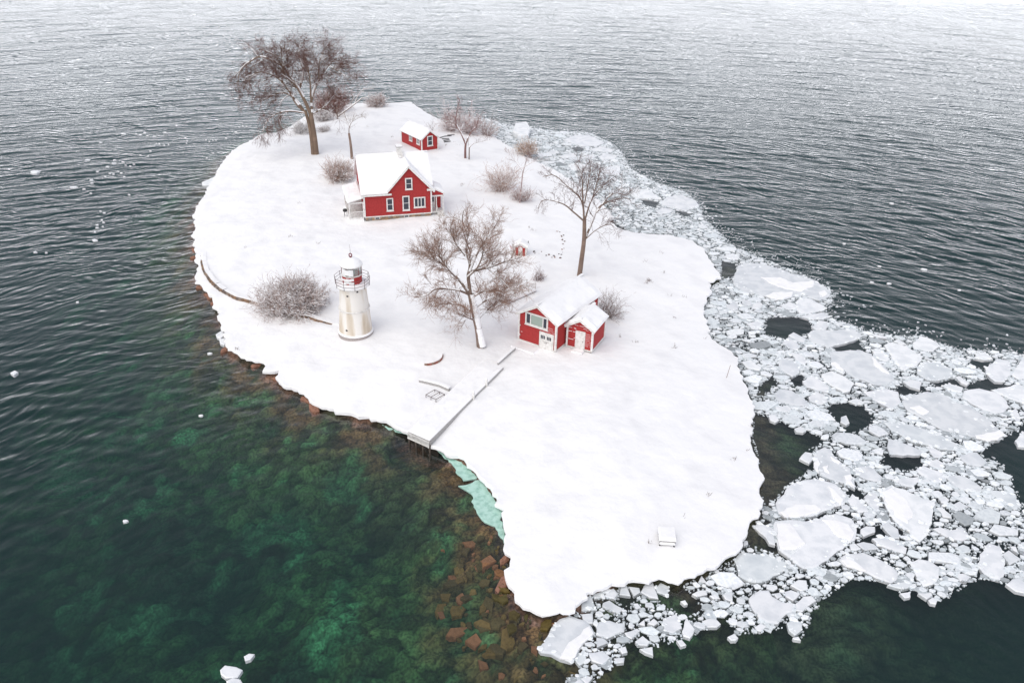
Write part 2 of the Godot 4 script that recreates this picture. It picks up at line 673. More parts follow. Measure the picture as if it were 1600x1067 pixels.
func build_island() -> void:
	# the snow sheet: whole grid cells inside, clipped cells along the ragged edge, then a rounded bank down to the rock
	var s := Shape.new()
	var size := 1.0
	var edge_cells := {}
	for i in ragged.size():
		var a := ragged[i]
		var b := ragged[(i + 1) % ragged.size()]
		for t in 5:
			var q := a.lerp(b, t / 4.0)
			edge_cells[Vector2i((q / size).floor())] = true
	var heights := {}
	for x in range(floori(lo.x / size) - 1, ceili(hi.x / size) + 2):
		for y in range(floori(lo.y / size) - 1, ceili(hi.y / size) + 2):
			var cell := Vector2i(x, y)
			var q := PackedVector2Array([Vector2(x, y) * size, Vector2(x + 1, y) * size, Vector2(x + 1, y + 1) * size, Vector2(x, y + 1) * size])
			if edge_cells.has(cell):
				for part in Geometry2D.intersect_polygons(q, ragged):
					var ids := Geometry2D.triangulate_polygon(part)
					for i in range(0, ids.size(), 3):
						var p0 := snow_top(part[ids[i]])
						var p1 := snow_top(part[ids[i + 1]])
						var p2 := snow_top(part[ids[i + 2]])
						if (p2 - p0).cross(p1 - p0).y < 0.0:
							s.tri(p0, p2, p1)
						else:
							s.tri(p0, p1, p2)
			elif Geometry2D.is_point_in_polygon(q[0] + Vector2.ONE * size * 0.5, ragged) or Geometry2D.is_point_in_polygon(q[0] + Vector2(0.31, 0.27) * size, ragged):
				s.quad(snow_top(q[0]), snow_top(q[1]), snow_top(q[2]), snow_top(q[3]))
	# smooth normals over the sheet
	for i in s.v.size():
		var p := s.v[i]
		if heights.has(p):
			s.n[i] = heights[p]
			continue
		var dx := snow_top(Vector2(p.x + 0.5, p.z)).y - snow_top(Vector2(p.x - 0.5, p.z)).y
		var dz := snow_top(Vector2(p.x, p.z + 0.5)).y - snow_top(Vector2(p.x, p.z - 0.5)).y
		heights[p] = Vector3(-dx, 1.0, -dz).normalized()
		s.n[i] = heights[p]
	var rim := Shape.new()
	var count := ragged.size()
	var rings := []
	for k in 4:
		rings.append([])
	for i in count:
		var p := ragged[i]
		var q := ragged[(i + 2) % count] - ragged[(i - 2 + count) % count]
		var outw := q.normalized().orthogonal()
		if Geometry2D.is_point_in_polygon(p + outw * 0.6, shore) and not Geometry2D.is_point_in_polygon(p - outw * 0.6, shore):
			outw = -outw
		var t := snow_top(p).y
		var drop := 0.42 + 0.25 * soft_noise.get_noise_2d(p.x * 4.0, p.y * 4.0)
		for k in 4:
			var r: Vector2 = p + outw * [0.0, 0.11, 0.1, -0.25][k]
			rings[k].append(Vector3(r.x, t - [0.0, 0.12, drop, drop + 0.08][k], r.y))
	for k in 3:
		for i in count:
			var j := (i + 1) % count
			rim.quad(rings[k][i], rings[k][j], rings[k + 1][j], rings[k + 1][i])
	var o := put(s, "island_ground", M.snow)
	tag(o, "smooth deep snow covering the whole island", "snow", "", "structure")
	var bank := put(rim, "snow_bank_edge", M.snow, o)
	tag(bank, "broken snow edge hanging over the shore", "")

func snow_top(p: Vector2) -> Vector3:
	return Vector3(p.x, ground(p.x, p.y), p.y)

# ---------------------------------------------------------------- rocks along the shore

func blob(center: Vector2, r: float, sides: int, rough: float, stretch := 1.0, turn := 0.0) -> PackedVector2Array:
	var p := PackedVector2Array()
	for i in sides:
		var a := TAU * (i + rng.randf_range(-0.28, 0.28)) / sides
		var k := r * rng.randf_range(1.0 - rough, 1.0 + rough)
		p.append(center + (Vector2(cos(a) * stretch, sin(a) / stretch) * k).rotated(turn))
	return p

func build_shore_rocks() -> void:
	rng.seed = 41
	# slabs of pink and yellow granite under the clear water round the near tip
	var made := 0
	for t in 1200:
		if made >= 110:
			break
		var p := Vector2(rng.randf_range(-6.0, 6.0), rng.randf_range(-59.0, -39.0))
		var d := inland(p)
		if d > -0.3 or d < -6.0 or rng.randf() < -d * 0.13:
			continue
		if p.x > 4.0 and rng.randf() < 0.8:
			continue
		var s := Shape.new()
		var r := 0.16 + 0.6 * pow(rng.randf(), 2.2)
		var k := rng.randf()
		s.col = Color(0.25, 0.13, 0.065) if k < 0.2 else (Color(0.15, 0.11, 0.035) if k < 0.6 else Color(0.09, 0.075, 0.03))
		s.col = s.col * rng.randf_range(0.8, 1.15)
		var bed := bed_height(p, d)
		s.plate(blob(Vector2.ZERO, r, rng.randi_range(4, 6), 0.25, rng.randf_range(1.0, 1.5), rng.randf() * TAU), -0.3, 0.12 + r * 0.35, r * 0.1, Vector2(rng.randf_range(-0.25, 0.25), rng.randf_range(-0.25, 0.25)))
		var o := put(s, "shore_rock", M.rock)
		o.position = Vector3(p.x, minf(bed + 0.15, 0.1), p.y)
		tag(o, "angular granite slab lying in the shallow water off the near tip", "rock", "granite slabs in the shallows")
		made += 1
	# salmon granite ledges showing below the snow on the near-left side
	var where := [Vector2(-42.6, -111.0), Vector2(-42.0, -106.5), Vector2(-40.5, -104.5), Vector2(-35.2, -91.6), Vector2(-31.2, -87.0), Vector2(-27.5, -84.8), Vector2(-23.0, -80.4), Vector2(-21.4, -79.4), Vector2(-0.9, -55.6), Vector2(-0.7, -53.2), Vector2(-46.4, -120.0), Vector2(-46.6, -124.0)]
	for w in where:
		var e := nearest_shore(w)
		var s := Shape.new()
		s.col = Color(0.3, 0.155, 0.11) * rng.randf_range(0.85, 1.1)
		s.plate(blob(Vector2.ZERO, rng.randf_range(0.5, 0.9), 8, 0.35, 1.5, rng.randf() * TAU), -0.8, 0.22, 0.25, Vector2(rng.randf_range(-0.1, 0.1), rng.randf_range(-0.1, 0.1)))
		var o := put(s, "granite_ledge", M.rock)
		o.position = Vector3(e.x, 0.05, e.y)
		tag(o, "salmon pink granite ledge showing under the snow edge by the water", "rock", "granite ledges along the shore")

func nearest_shore(w: Vector2) -> Vector2:
	var best := w
	var d := INF
	for p in ragged:
		if p.distance_squared_to(w) < d:
			d = p.distance_squared_to(w)
			best = p
	return best

# ---------------------------------------------------------------- drifting ice

const ANCHORS := {
	"ridged": "large pointed grey floe with long white snow ridge, outermost by the dark river",
	"wedge": "flat grey wedge floe below the dark round pool",
	"slab": "wide grey slab floe with snow crumbs, beside the bright fan floe",
	"fan": "smooth bright white fan-shaped floe at the outer edge of the pack",
	"long": "longest grey-white floe in the pack with bright rim on its lower end",
	"tall": "big smooth white floe in the middle of the lower pack",
	"blunt": "blunt bullet-shaped white floe at the lower edge of the pack",
	"round": "rounded snow-white floe near the lower edge beside the blunt floe",
	"block": "squarish white floe near the frame edge in the lower pack",
	"mossy": "grey floe dotted with white snow lumps beside the dark green pool",
	"dome": "large domed white floe nearest the island's rounded right shore",
	"anvil": "huge white anvil-shaped floe just below the domed floe",
	"slush": "pale slushy floe tucked under the island's lower right shore",
	"crumbly": "crumbling white floe at the lower end of the brash tongue",
	"shore": "grey slab with snow wedge, aground at the island's near tip",
	"berg": "humped white ice block alone at the far end of the pack",
	"rear": "long white floe at the far outer edge beyond the bare trees",
	"step": "stepped white floe left of the small grey pool",
	"outer": "rounded white floe right of the small grey pool on the far side",
}
const SHORT := {
	"ridged": "snow-ridged floe", "wedge": "flat grey wedge floe", "slab": "wide grey slab floe", "fan": "fan-shaped floe", "long": "longest floe", "tall": "big smooth floe",
	"blunt": "bullet-shaped floe", "round": "rounded snow-white floe", "block": "squarish white floe", "mossy": "lump-dotted grey floe", "dome": "domed floe", "anvil": "anvil-shaped floe",
	"slush": "slushy floe", "crumbly": "crumbling floe", "shore": "slab aground at the tip", "berg": "humped ice block", "rear": "long far floe", "step": "stepped floe", "outer": "rounded far floe",
}

var taken_cells := PackedByteArray()
const GRID := 0.14
const GRID_FROM := Vector2(-14.0, -212.0)
const GRID_SIZE := Vector2i(720, 1260)

func grid_at(p: Vector2) -> int:
	var q := Vector2i(((p - GRID_FROM) / GRID).floor())
	if q.x < 0 or q.y < 0 or q.x >= GRID_SIZE.x or q.y >= GRID_SIZE.y:
		return -1
	return q.y * GRID_SIZE.x + q.x

func fill_grid(poly: PackedVector2Array, value: int) -> void:
	var a := Vector2.INF
	var b := -Vector2.INF
	for p in poly:
		a = a.min(p)
		b = b.max(p)
	var y0 := maxi(0, floori((a.y - GRID_FROM.y) / GRID))
	var y1 := mini(GRID_SIZE.y - 1, ceili((b.y - GRID_FROM.y) / GRID))
	var count := poly.size()
	for y in range(y0, y1 + 1):
		var wy := GRID_FROM.y + (y + 0.5) * GRID
		var cuts := []
		for i in count:
			var p := poly[i]
			var q := poly[(i + 1) % count]
			if (p.y > wy) != (q.y > wy):
				cuts.append(p.x + (wy - p.y) / (q.y - p.y) * (q.x - p.x))
		cuts.sort()
		for k in range(0, cuts.size() - 1, 2):
			for x in range(maxi(0, ceili((cuts[k] - GRID_FROM.x) / GRID - 0.5)), mini(GRID_SIZE.x - 1, floori((cuts[k + 1] - GRID_FROM.x) / GRID - 0.5)) + 1):
				taken_cells[y * GRID_SIZE.x + x] = value

func disc_free(p: Vector2, r: float) -> bool:
	var k := grid_at(p)
	if k < 0 or taken_cells[k] != 0:
		return false
	for ring in ([1.0] if r < 0.45 else [0.5, 1.0]):
		var n := 8 if r < 0.45 else 14
		for i in n:
			k = grid_at(p + Vector2.from_angle(TAU * i / n) * r * ring)
			if k < 0 or taken_cells[k] != 0:
				return false
	return true

func disc_clear_of_pools(p: Vector2, r: float) -> bool:
	for i in 8:
		var k := grid_at(p + Vector2.from_angle(TAU * i / 8.0) * r)
		if k < 0 or taken_cells[k] >= 1 and taken_cells[k] <= 3:
			return false
	return true

func rough_outline(p: PackedVector2Array, step: float, wobble: float) -> PackedVector2Array:
	var out := PackedVector2Array()
	for i in p.size():
		var a := p[i]
		var b := p[(i + 1) % p.size()]
		var n := maxi(1, int(a.distance_to(b) / step))
		var side := (b - a).normalized().orthogonal()
		for k in n:
			var q := a.lerp(b, float(k) / n)
			if k > 0 or n == 1:
				q += side * rng.randf_range(-wobble, wobble)
			out.append(q)
	if Geometry2D.triangulate_polygon(out).is_empty():
		return p
	return out

func middle(p: PackedVector2Array) -> Vector2:
	var m := Vector2.ZERO
	for q in p:
		m += q
	return m / p.size()

func area(p: PackedVector2Array) -> float:
	var a := 0.0
	for i in p.size():
		a += p[i].cross(p[(i + 1) % p.size()])
	return absf(a) * 0.5

func shifted(p: PackedVector2Array, by: Vector2) -> PackedVector2Array:
	var q := PackedVector2Array()
	for v in p:
		q.append(v - by)
	return q

func tone_color(t: int) -> Color:
	match t:
		0: return Color(0.86, 0.87, 0.885)
		1: return Color(0.95, 0.95, 0.96)
		2: return Color(1.03, 1.03, 1.03)
	return Color(0.84, 0.865, 0.875)

func build_ice() -> void:
	rng.seed = 1234
	taken_cells.resize(GRID_SIZE.x * GRID_SIZE.y)
	taken_cells.fill(1)
	fill_grid(pts(ICE_REGION), 0)
	for h in OPEN_WATER:
		fill_grid(pts(h), 2)
	fill_grid(shore, 3)
	var by_key := {}
	var anchors := {}
	for f in FLOES:
		if f[1] != "":
			anchors[f[1]] = middle(pts(f[2]))
	var used := {}
	var order := []
	for f in FLOES:
		order.append([f, middle(pts(f[2]))])
	for e in order:
		var f: Array = e[0]
		var outline := pts(f[2])
		var m: Vector2 = e[1]
		var big := area(outline)
		fill_grid(outline, 4)
		var s := Shape.new()
		s.col = tone_color(f[0]) * rng.randf_range(0.96, 1.02)
		var high := clampf(0.04 + sqrt(big) * 0.009, 0.05, 0.14) + (0.04 if f[0] == 2 else 0.0)
		if f[1] == "berg":
			high = 1.1
		var ragged_floe := rough_outline(shifted(outline, m), 0.55, 0.12 if big > 3.0 else 0.05)
		s.plate(ragged_floe, -0.3, high, 0.26 if big > 3.0 else 0.1, Vector2(rng.randf_range(-0.012, 0.012), rng.randf_range(-0.012, 0.012)))
		var top := thing("ice_floe", "", "ice floe", Vector3(m.x, 0, m.y), 0.0, "ice floes")
		put(s, "ice_slab", M.ice, top)
		if f[0] == 3 or big > 2.0 and rng.randf() < 0.75:
			crumbs(ragged_floe, high, top, 3 + int(big * (1.2 if f[0] == 3 else 0.3) + sqrt(big) * 2.5))
		by_key[f[1]] = [top, m, high]
		top.set_meta("label", ANCHORS[f[1]] if f[1] != "" else floe_label(m, big, f[0], outline, anchors, used))
	for p in SNOW_PATCHES:
		var owner: Array = by_key[p[0]]
		var s := Shape.new()
		s.plate(rough_outline(shifted(pts(p[1]), owner[1]), 0.5, 0.16), owner[2] - 0.05, owner[2] + 0.13, 0.18)
		put(s, "snow_patch", M.roof_snow, owner[0])
	var stuff := Shape.new()
	var singles := 0
	for pass_no in 5:
		var r0: float = [0.85, 0.55, 0.36, 0.23, 0.15][pass_no]
		var r1: float = [1.3, 0.85, 0.55, 0.36, 0.23][pass_no]
		var tries: int = [2500, 6000, 26000, 90000, 130000][pass_no]
		for t in tries:
			var p := GRID_FROM + Vector2(rng.randf() * GRID_SIZE.x, rng.randf() * GRID_SIZE.y) * GRID
			var k := grid_at(p)
			if k < 0 or taken_cells[k] != 0:
				continue
			var r := rng.randf_range(r0, r1)
			if p.y < -135.0 and pass_no < 2 and rng.randf() < 0.75:
				continue
			if not disc_free(p, r):
				continue
			# thinner cover towards the outer rim and in a few loose places
			if soft_noise.get_noise_2d(p.x * 2.2 + 50.0, p.y * 2.2) > 0.34 and rng.randf() < 0.8:
				continue
			var stretch := rng.randf_range(1.0, 1.35)
			var shape := blob(p, r * 1.06, rng.randi_range(5, 8), 0.2, stretch, rng.randf_range(-0.5, 0.5))
			fill_grid(shape, 5)
			var c := tone_color([0, 1, 1, 2, 3, 3][rng.randi_range(0, 5)]) * rng.randf_range(0.88, 1.05)
			if rng.randf() < 0.16:
				c = Color(0.52, 0.545, 0.555) * rng.randf_range(0.6, 1.2)
			var high := rng.randf_range(0.025, 0.05) + r * rng.randf_range(0.02, 0.07)
			var lean := Vector2(rng.randf_range(-0.12, 0.12), rng.randf_range(-0.12, 0.12))
			if r > 0.42 and singles < 148:
				var s := Shape.new()
				s.col = c
				s.plate(shifted(shape, p), -0.15, high, r * 0.12, lean)
				var o := put(s, "ice_chunk", M.brash)
				o.position = Vector3(p.x, 0, p.y)
				var near := ""
				var gap := INF
				for a in anchors:
					if p.distance_to(anchors[a]) < gap:
						gap = p.distance_to(anchors[a])
						near = a
				var w := p - Vector2(anchors[near])
				var side := ("right of" if w.x > 0 else "left of") if absf(w.x) > absf(w.y) else ("below" if w.y > 0 else "above")
				var look := "%s %s ice chunk %s the %s" % ["dull grey" if c.r < 0.7 else "white", "broad" if r > 0.9 else "loose", side, SHORT[near]]
				tag(o, look, "ice chunk", look + " in the pack")
				singles += 1
			else:
				stuff.col = c
				stuff.plate(shape, -0.1, high, r * 0.28, lean)
	# the finest crumbs, many of them half awash
	for t in 220000:
		var p := GRID_FROM + Vector2(rng.randf() * GRID_SIZE.x, rng.randf() * GRID_SIZE.y) * GRID
		var k := grid_at(p)
		if k < 0 or taken_cells[k] != 0:
			continue
		taken_cells[k] = 5
		stuff.col = Color(0.8, 0.83, 0.85) * rng.randf_range(0.5, 1.1)
		stuff.plate(blob(p, rng.randf_range(0.06, 0.13), 4, 0.3, 1.2, rng.randf() * TAU), -0.05, rng.randf_range(0.03, 0.08), 0.02)
	# thin dull new ice just awash between the pieces in the tighter parts of the pack
	for t in 22000:
		var p := GRID_FROM + Vector2(rng.randf() * GRID_SIZE.x, rng.randf() * GRID_SIZE.y) * GRID
		var k := grid_at(p)
		if k < 0 or taken_cells[k] == 1 or taken_cells[k] == 2 or taken_cells[k] == 3 or soft_noise.get_noise_2d(p.x * 1.7, p.y * 1.7 + 90.0) > 0.16:
			continue
		var r := rng.randf_range(0.25, 0.7)
		if not disc_clear_of_pools(p, r):
			continue
		stuff.col = Color(0.55, 0.575, 0.59) * rng.randf_range(0.75, 1.25)
		if p.y < -120.0 and rng.randf() < 0.6:
			continue
		if soft_noise.get_noise_2d(p.x * 2.6 + 400.0, p.y * 2.6) > (-0.12 if p.y > -120.0 else 0.15):
			stuff.col = Color(0.84, 0.86, 0.87) * rng.randf_range(0.85, 1.08)
		stuff.plate(blob(p, r, 7, 0.3, 1.2, rng.randf() * TAU), -0.04, rng.randf_range(0.004, 0.022), 0.03)
	# bits scattered outside the pack along its outer rim
	var rim := pts(ICE_REGION)
	for i in 46:
		var a := rim[i]
		var b := rim[i + 1]
		for q in int(a.distance_to(b) * 9.0):
			var p := a.lerp(b, rng.randf()) + Vector2(rng.randfn(0.0, 1.5), rng.randfn(0.0, 1.5)) * (1.0 + 1.2 * soft_noise.get_noise_2d(a.x * 6.0, a.y * 6.0))
			if inland(p) > -0.5 or grid_at(p) >= 0 and taken_cells[grid_at(p)] > 1:
				continue
			stuff.col = Color(0.85, 0.87, 0.89) * rng.randf_range(0.6, 1.05)
			stuff.plate(blob(p, 0.05 + 0.17 * pow(rng.randf(), 2.0), 5, 0.3, 1.2, rng.randf() * TAU), -0.05, rng.randf_range(0.02, 0.05), 0.02)
	var o := put(stuff, "brash_ice", M.brash)
	tag(o, "crushed brash ice filling the gaps between the floes", "brash ice", "", "stuff")
	for i in range(0, DRIFT.size(), 3):
		var p := Vector2(DRIFT[i], DRIFT[i + 1])
		var s := Shape.new()
		s.col = Color(1, 1, 1)
		s.plate(blob(Vector2.ZERO, DRIFT[i + 2] * 0.75, 7, 0.22, 1.15, rng.randf_range(-0.3, 0.3)), -0.15, rng.randf_range(0.05, 0.09), 0.05)
		var d := put(s, "drift_ice", M.ice)
		d.position = Vector3(p.x, 0, p.y)
		var where := "far up the open water behind the biggest tree" if p.y < -230.0 else ("in the loose string left of the biggest tree" if p.x < 0.0 and p.y < -140.0 else ("on the dark water left of the lighthouse" if p.x < 0.0 else "on the open river right of the pack"))
		tag(d, "small white ice piece drifting " + where, "ice chunk", "ice pieces drifting " + where)
	for e in [[ICE_SHELF, "turquoise ice sheet beside the dock, above the dark crack"], [ICE_SHELF_LOWER, "larger turquoise ice sheet below the dark crack along the shore"], [ICE_SHELF_WEST, "thin strip of turquoise ice along the shore left of the dock"]]:
		var s := Shape.new()
		s.plate(rough_outline(pts(e[0]), 0.35, 0.14), -0.12, 0.045, 0.12)
		tag(put(s, "ice_shelf", M.shelf), e[1], "ice shelf")

func crumbs(outline: PackedVector2Array, high: float, parent: Node3D, count: int) -> void:
	var s := Shape.new()
	var m := middle(outline)
	for i in mini(count, 60):
		var p := outline[rng.randi() % outline.size()].lerp(m, rng.randf_range(0.03, 0.5) * rng.randf())
		s.col = Color(1, 1, 1) * rng.randf_range(0.85, 1.05)
		s.plate(blob(p, 0.06 + 0.26 * pow(rng.randf(), 2.0), 6, 0.3, 1.2, rng.randf() * TAU), high - 0.06, high + rng.randf_range(0.02, 0.08), 0.03)
	var o := put(s, "snow_crumbs", M.brash, parent)
	o.set_meta("kind", "stuff")

func floe_label(m: Vector2, big: float, tone: int, outline: PackedVector2Array, anchors: Dictionary, used: Dictionary) -> String:
	var best := ""
	var d := INF
	for k in anchors:
		if m.distance_to(anchors[k]) < d:
			d = m.distance_to(anchors[k])
			best = k
	if d > 45.0:
		used.lone = used.get("lone", 0) + 1
		return ["white ice raft on open water far left of the island", "white ice plate jutting from the far left shore", "cracked white ice cake at the bottom edge of the photo", "broken ice cake cut by the bottom edge of the photo", "small ice piece just above the cracked cake", "small lone white ice piece near the left frame edge", "snow-topped ice lump at the near-left shore, upper one", "snow-topped ice lump at the near-left shore, lower one"][mini(used.lone - 1, 7)]
	var w := m - Vector2(anchors[best])
	var side := ("right of" if w.x > 0 else "left of") if absf(w.x) > absf(w.y) else ("below" if w.y > 0 else "above")
	var size: String = "small" if big < 2.5 else ("mid-sized" if big < 9.0 else "large")
	var hue: String = ["grey", "white", "bright white", "slushy"][tone]
	var base := "%s %s floe %s the %s" % [size, hue, side, SHORT[best]]
	used[base] = used.get(base, 0) + 1
	var k: int = used[base]
	return base if k == 1 else base + ", " + ["second", "third", "fourth", "fifth", "sixth", "seventh", "eighth"][mini(k - 2, 6)] + " one"

# ---------------------------------------------------------------- buildings

# lapped boards between two edges that depend on height; u runs along the wall, out points away from it
func boards(s: Shape, o: Vector3, u: Vector3, out: Vector3, y0: float, y1: float, left: Callable, right: Callable, step := 0.13) -> void:
	var y := y0
	while y < y1 - 0.01:
		var t := minf(y + step, y1)
		var a: float = left.call(y)
		var b: float = right.call(y)
		var c: float = left.call(t)
		var d: float = right.call(t)
		if b - a > 0.02:
			var p0 := o + u * a + Vector3.UP * y + out * 0.035
			var p1 := o + u * b + Vector3.UP * y + out * 0.035
			var p2 := o + u * maxf(d, c) + Vector3.UP * t
			var p3 := o + u * c + Vector3.UP * t
			s.quad(p0, p3, p2, p1)
			s.quad(p0 - out * 0.035, p0, p1, p1 - out * 0.035)
		y = t

func snow_lines(s: Shape, o: Vector3, u: Vector3, out: Vector3, y0: float, y1: float, left: Callable, right: Callable, share: float, step := 0.13) -> void:
	var y := y0 + step
	while y < y1:
		var a: float = left.call(y)
		var b: float = right.call(y)
		var x := a
		while x < b - 0.15:
			var w := minf(rng.randf_range(0.2, 0.9), b - x)
			if rng.randf() < share:
				var p := o + u * x + Vector3.UP * y
				var q := o + u * (x + w) + Vector3.UP * y
				s.quad(p + out * 0.02, p + out * 0.05 + Vector3.UP * 0.01, q + out * 0.05 + Vector3.UP * 0.01, q + out * 0.02)
				s.quad(p + out * 0.05 + Vector3.UP * 0.01, p + out * 0.02 + Vector3.UP * 0.05, q + out * 0.02 + Vector3.UP * 0.05, q + out * 0.05 + Vector3.UP * 0.01)
			x += w + rng.randf_range(0.03, 0.25)
		y += step * 2.0

# a window with frame, sashes and a sill on a wall; o is its lower left corner
func window(parent: Node3D, o: Vector3, u: Vector3, out: Vector3, w: float, h: float, rows: int, columns := 1, glass: Material = null, widths := []) -> void:
	var up := Vector3.UP
	var b := 0.17
	var f := Shape.new()
	var slab := func(g: Shape, x0: float, x1: float, y0: float, y1: float, d0: float, d1: float) -> void:
		g.hexa([o + u * x0 + up * y0 + out * d1, o + u * x1 + up * y0 + out * d1, o + u * x1 + up * y0 + out * d0, o + u * x0 + up * y0 + out * d0,
			o + u * x0 + up * y1 + out * d1, o + u * x1 + up * y1 + out * d1, o + u * x1 + up * y1 + out * d0, o + u * x0 + up * y1 + out * d0])
	slab.call(f, 0.0, b, 0.0, h, -0.05, 0.1)
	slab.call(f, w - b, w, 0.0, h, -0.05, 0.1)
	slab.call(f, b, w - b, h - b, h, -0.05, 0.1)
	slab.call(f, b, w - b, 0.0, b, -0.05, 0.1)
	var edges := [b]
	if widths.size():
		var at := b
		for k in widths:
			at += k * (w - 2.0 * b)
			edges.append(at)
	else:
		for k in columns:
			edges.append(b + (w - 2.0 * b) * (k + 1) / columns)
	var bars := []
	for k in range(1, edges.size() - 1):
		slab.call(f, edges[k] - 0.06, edges[k] + 0.06, b, h - b, -0.04, 0.085)
	var frame := put(f, "window", M.white, parent)
	var sill := Shape.new()
	f = sill
	slab.call(f, -0.06, w + 0.06, -0.09, 0.0, -0.02, 0.16)
	put(sill, "sill", M.white, frame)
	for k in edges.size() - 1:
		for r in rows:
			var y0 := b + (h - 2.0 * b) * r / rows
			var y1 := b + (h - 2.0 * b) * (r + 1) / rows
			var x0: float = edges[k] + (0.06 if k > 0 else 0.0)
			var x1: float = edges[k + 1] - (0.06 if k < edges.size() - 2 else 0.0)
			f = Shape.new()
			slab.call(f, x0 + 0.02, x1 - 0.02, y0 + 0.02, y1 - 0.02, -0.03, 0.03)
			put(f, "pane", glass if glass and k == 1 else M.glass, frame)
			if r > 0:
				f = Shape.new()
				slab.call(f, x0, x1, y0 - 0.035, y0 + 0.035, -0.03, 0.06)
				put(f, "sash_bar", M.white, frame)

func strip(s: Shape, a: Vector3, b: Vector3, out: Vector3, wide: float, thick: float) -> void:
	s.beam(a, b, thick, wide, Vector3.UP if absf((b - a).normalized().y) < 0.9 else out.cross(Vector3.UP))

# gable roof slab pair along z, ridge at x = rx; snow lies on both sides
func gable_roof(parent: Node3D, x0: float, rx: float, x1: float, y0: float, ry: float, y1: float, zf: float, zb: float, snow := 0.28) -> void:
	var r := Shape.new()
	var a := Shape.new()
	var lft := [Vector3(x0, y0, zf), Vector3(rx, ry, zf), Vector3(rx, ry, zb), Vector3(x0, y0, zb)]
	var rgt := [Vector3(rx, ry, zf), Vector3(x1, y1, zf), Vector3(x1, y1, zb), Vector3(rx, ry, zb)]
	var nl := Vector3(y0 - ry, rx - x0, 0).normalized()
	var nr := Vector3(ry - y1, x1 - rx, 0).normalized()
	r.slab(lft, nl * 0.12)
	r.slab(rgt, nr * 0.12)
	put(r, "roof", M.white, parent)
	snow_on(a, lft, nl, snow, [true, false, true, true])
	snow_on(a, rgt, nr, snow, [true, true, true, false])
	ridge_snow(a, Vector3(rx, ry, zf), Vector3(rx, ry, zb), nl, nr, snow)
	put(a, "roof_snow", M.roof_snow, parent)

func ridge_snow(s: Shape, a: Vector3, b: Vector3, n0: Vector3, n1: Vector3, thick: float) -> void:
	var h := 0.125 + thick
	var mid := (n0 + n1).normalized() * h * 1.06
	s.quad(a + n0 * (h + 0.01), a + mid, b + mid, b + n0 * (h + 0.01))
	s.quad(a + mid, a + n1 * (h + 0.01), b + n1 * (h + 0.01), b + mid)
	for p in [a, b]:
		s.tri(p, p + n0 * h, p + mid)
		s.tri(p, p + mid, p + n1 * h)

func snow_on(s: Shape, q: Array, up: Vector3, thick: float, rims := [true, true, true, true]) -> void:
	var p := []
	for v in q:
		p.append(v + up * 0.125)
	# a lumpy blanket: a grid whose rim rolls down to the roof
	var n := 10
	for i in n:
		for j in n:
			var c := []
			for e in [[i, j], [i + 1, j], [i + 1, j + 1], [i, j + 1]]:
				var fx: float = float(e[0]) / n
				var fy: float = float(e[1]) / n
				var base: Vector3 = p[0].lerp(p[1], fx).lerp(p[3].lerp(p[2], fx), fy)
				var k := 0.25 if e[0] == 0 and rims[3] or e[0] == n and rims[1] or e[1] == 0 and rims[0] or e[1] == n and rims[2] else (1.0 if e[0] == 0 or e[0] == n or e[1] == 0 or e[1] == n else 1.0 + 0.5 * soft_noise.get_noise_3d(base.x * 9.0, base.y * 9.0, base.z * 9.0))
				c.append(base + up * thick * k)
			s.quad(c[0], c[3], c[2], c[1])
	for i in 4:
		var j := (i + 1) % 4
		s.quad(p[i], p[i] + up * thick * 0.25, p[j] + up * thick * 0.25, p[j])

func box_part(parent: Node, called: String, a: Vector3, b: Vector3, m: Material) -> MeshInstance3D:
	var s := Shape.new()
	s.box(a, b)
	return put(s, called, m, parent)

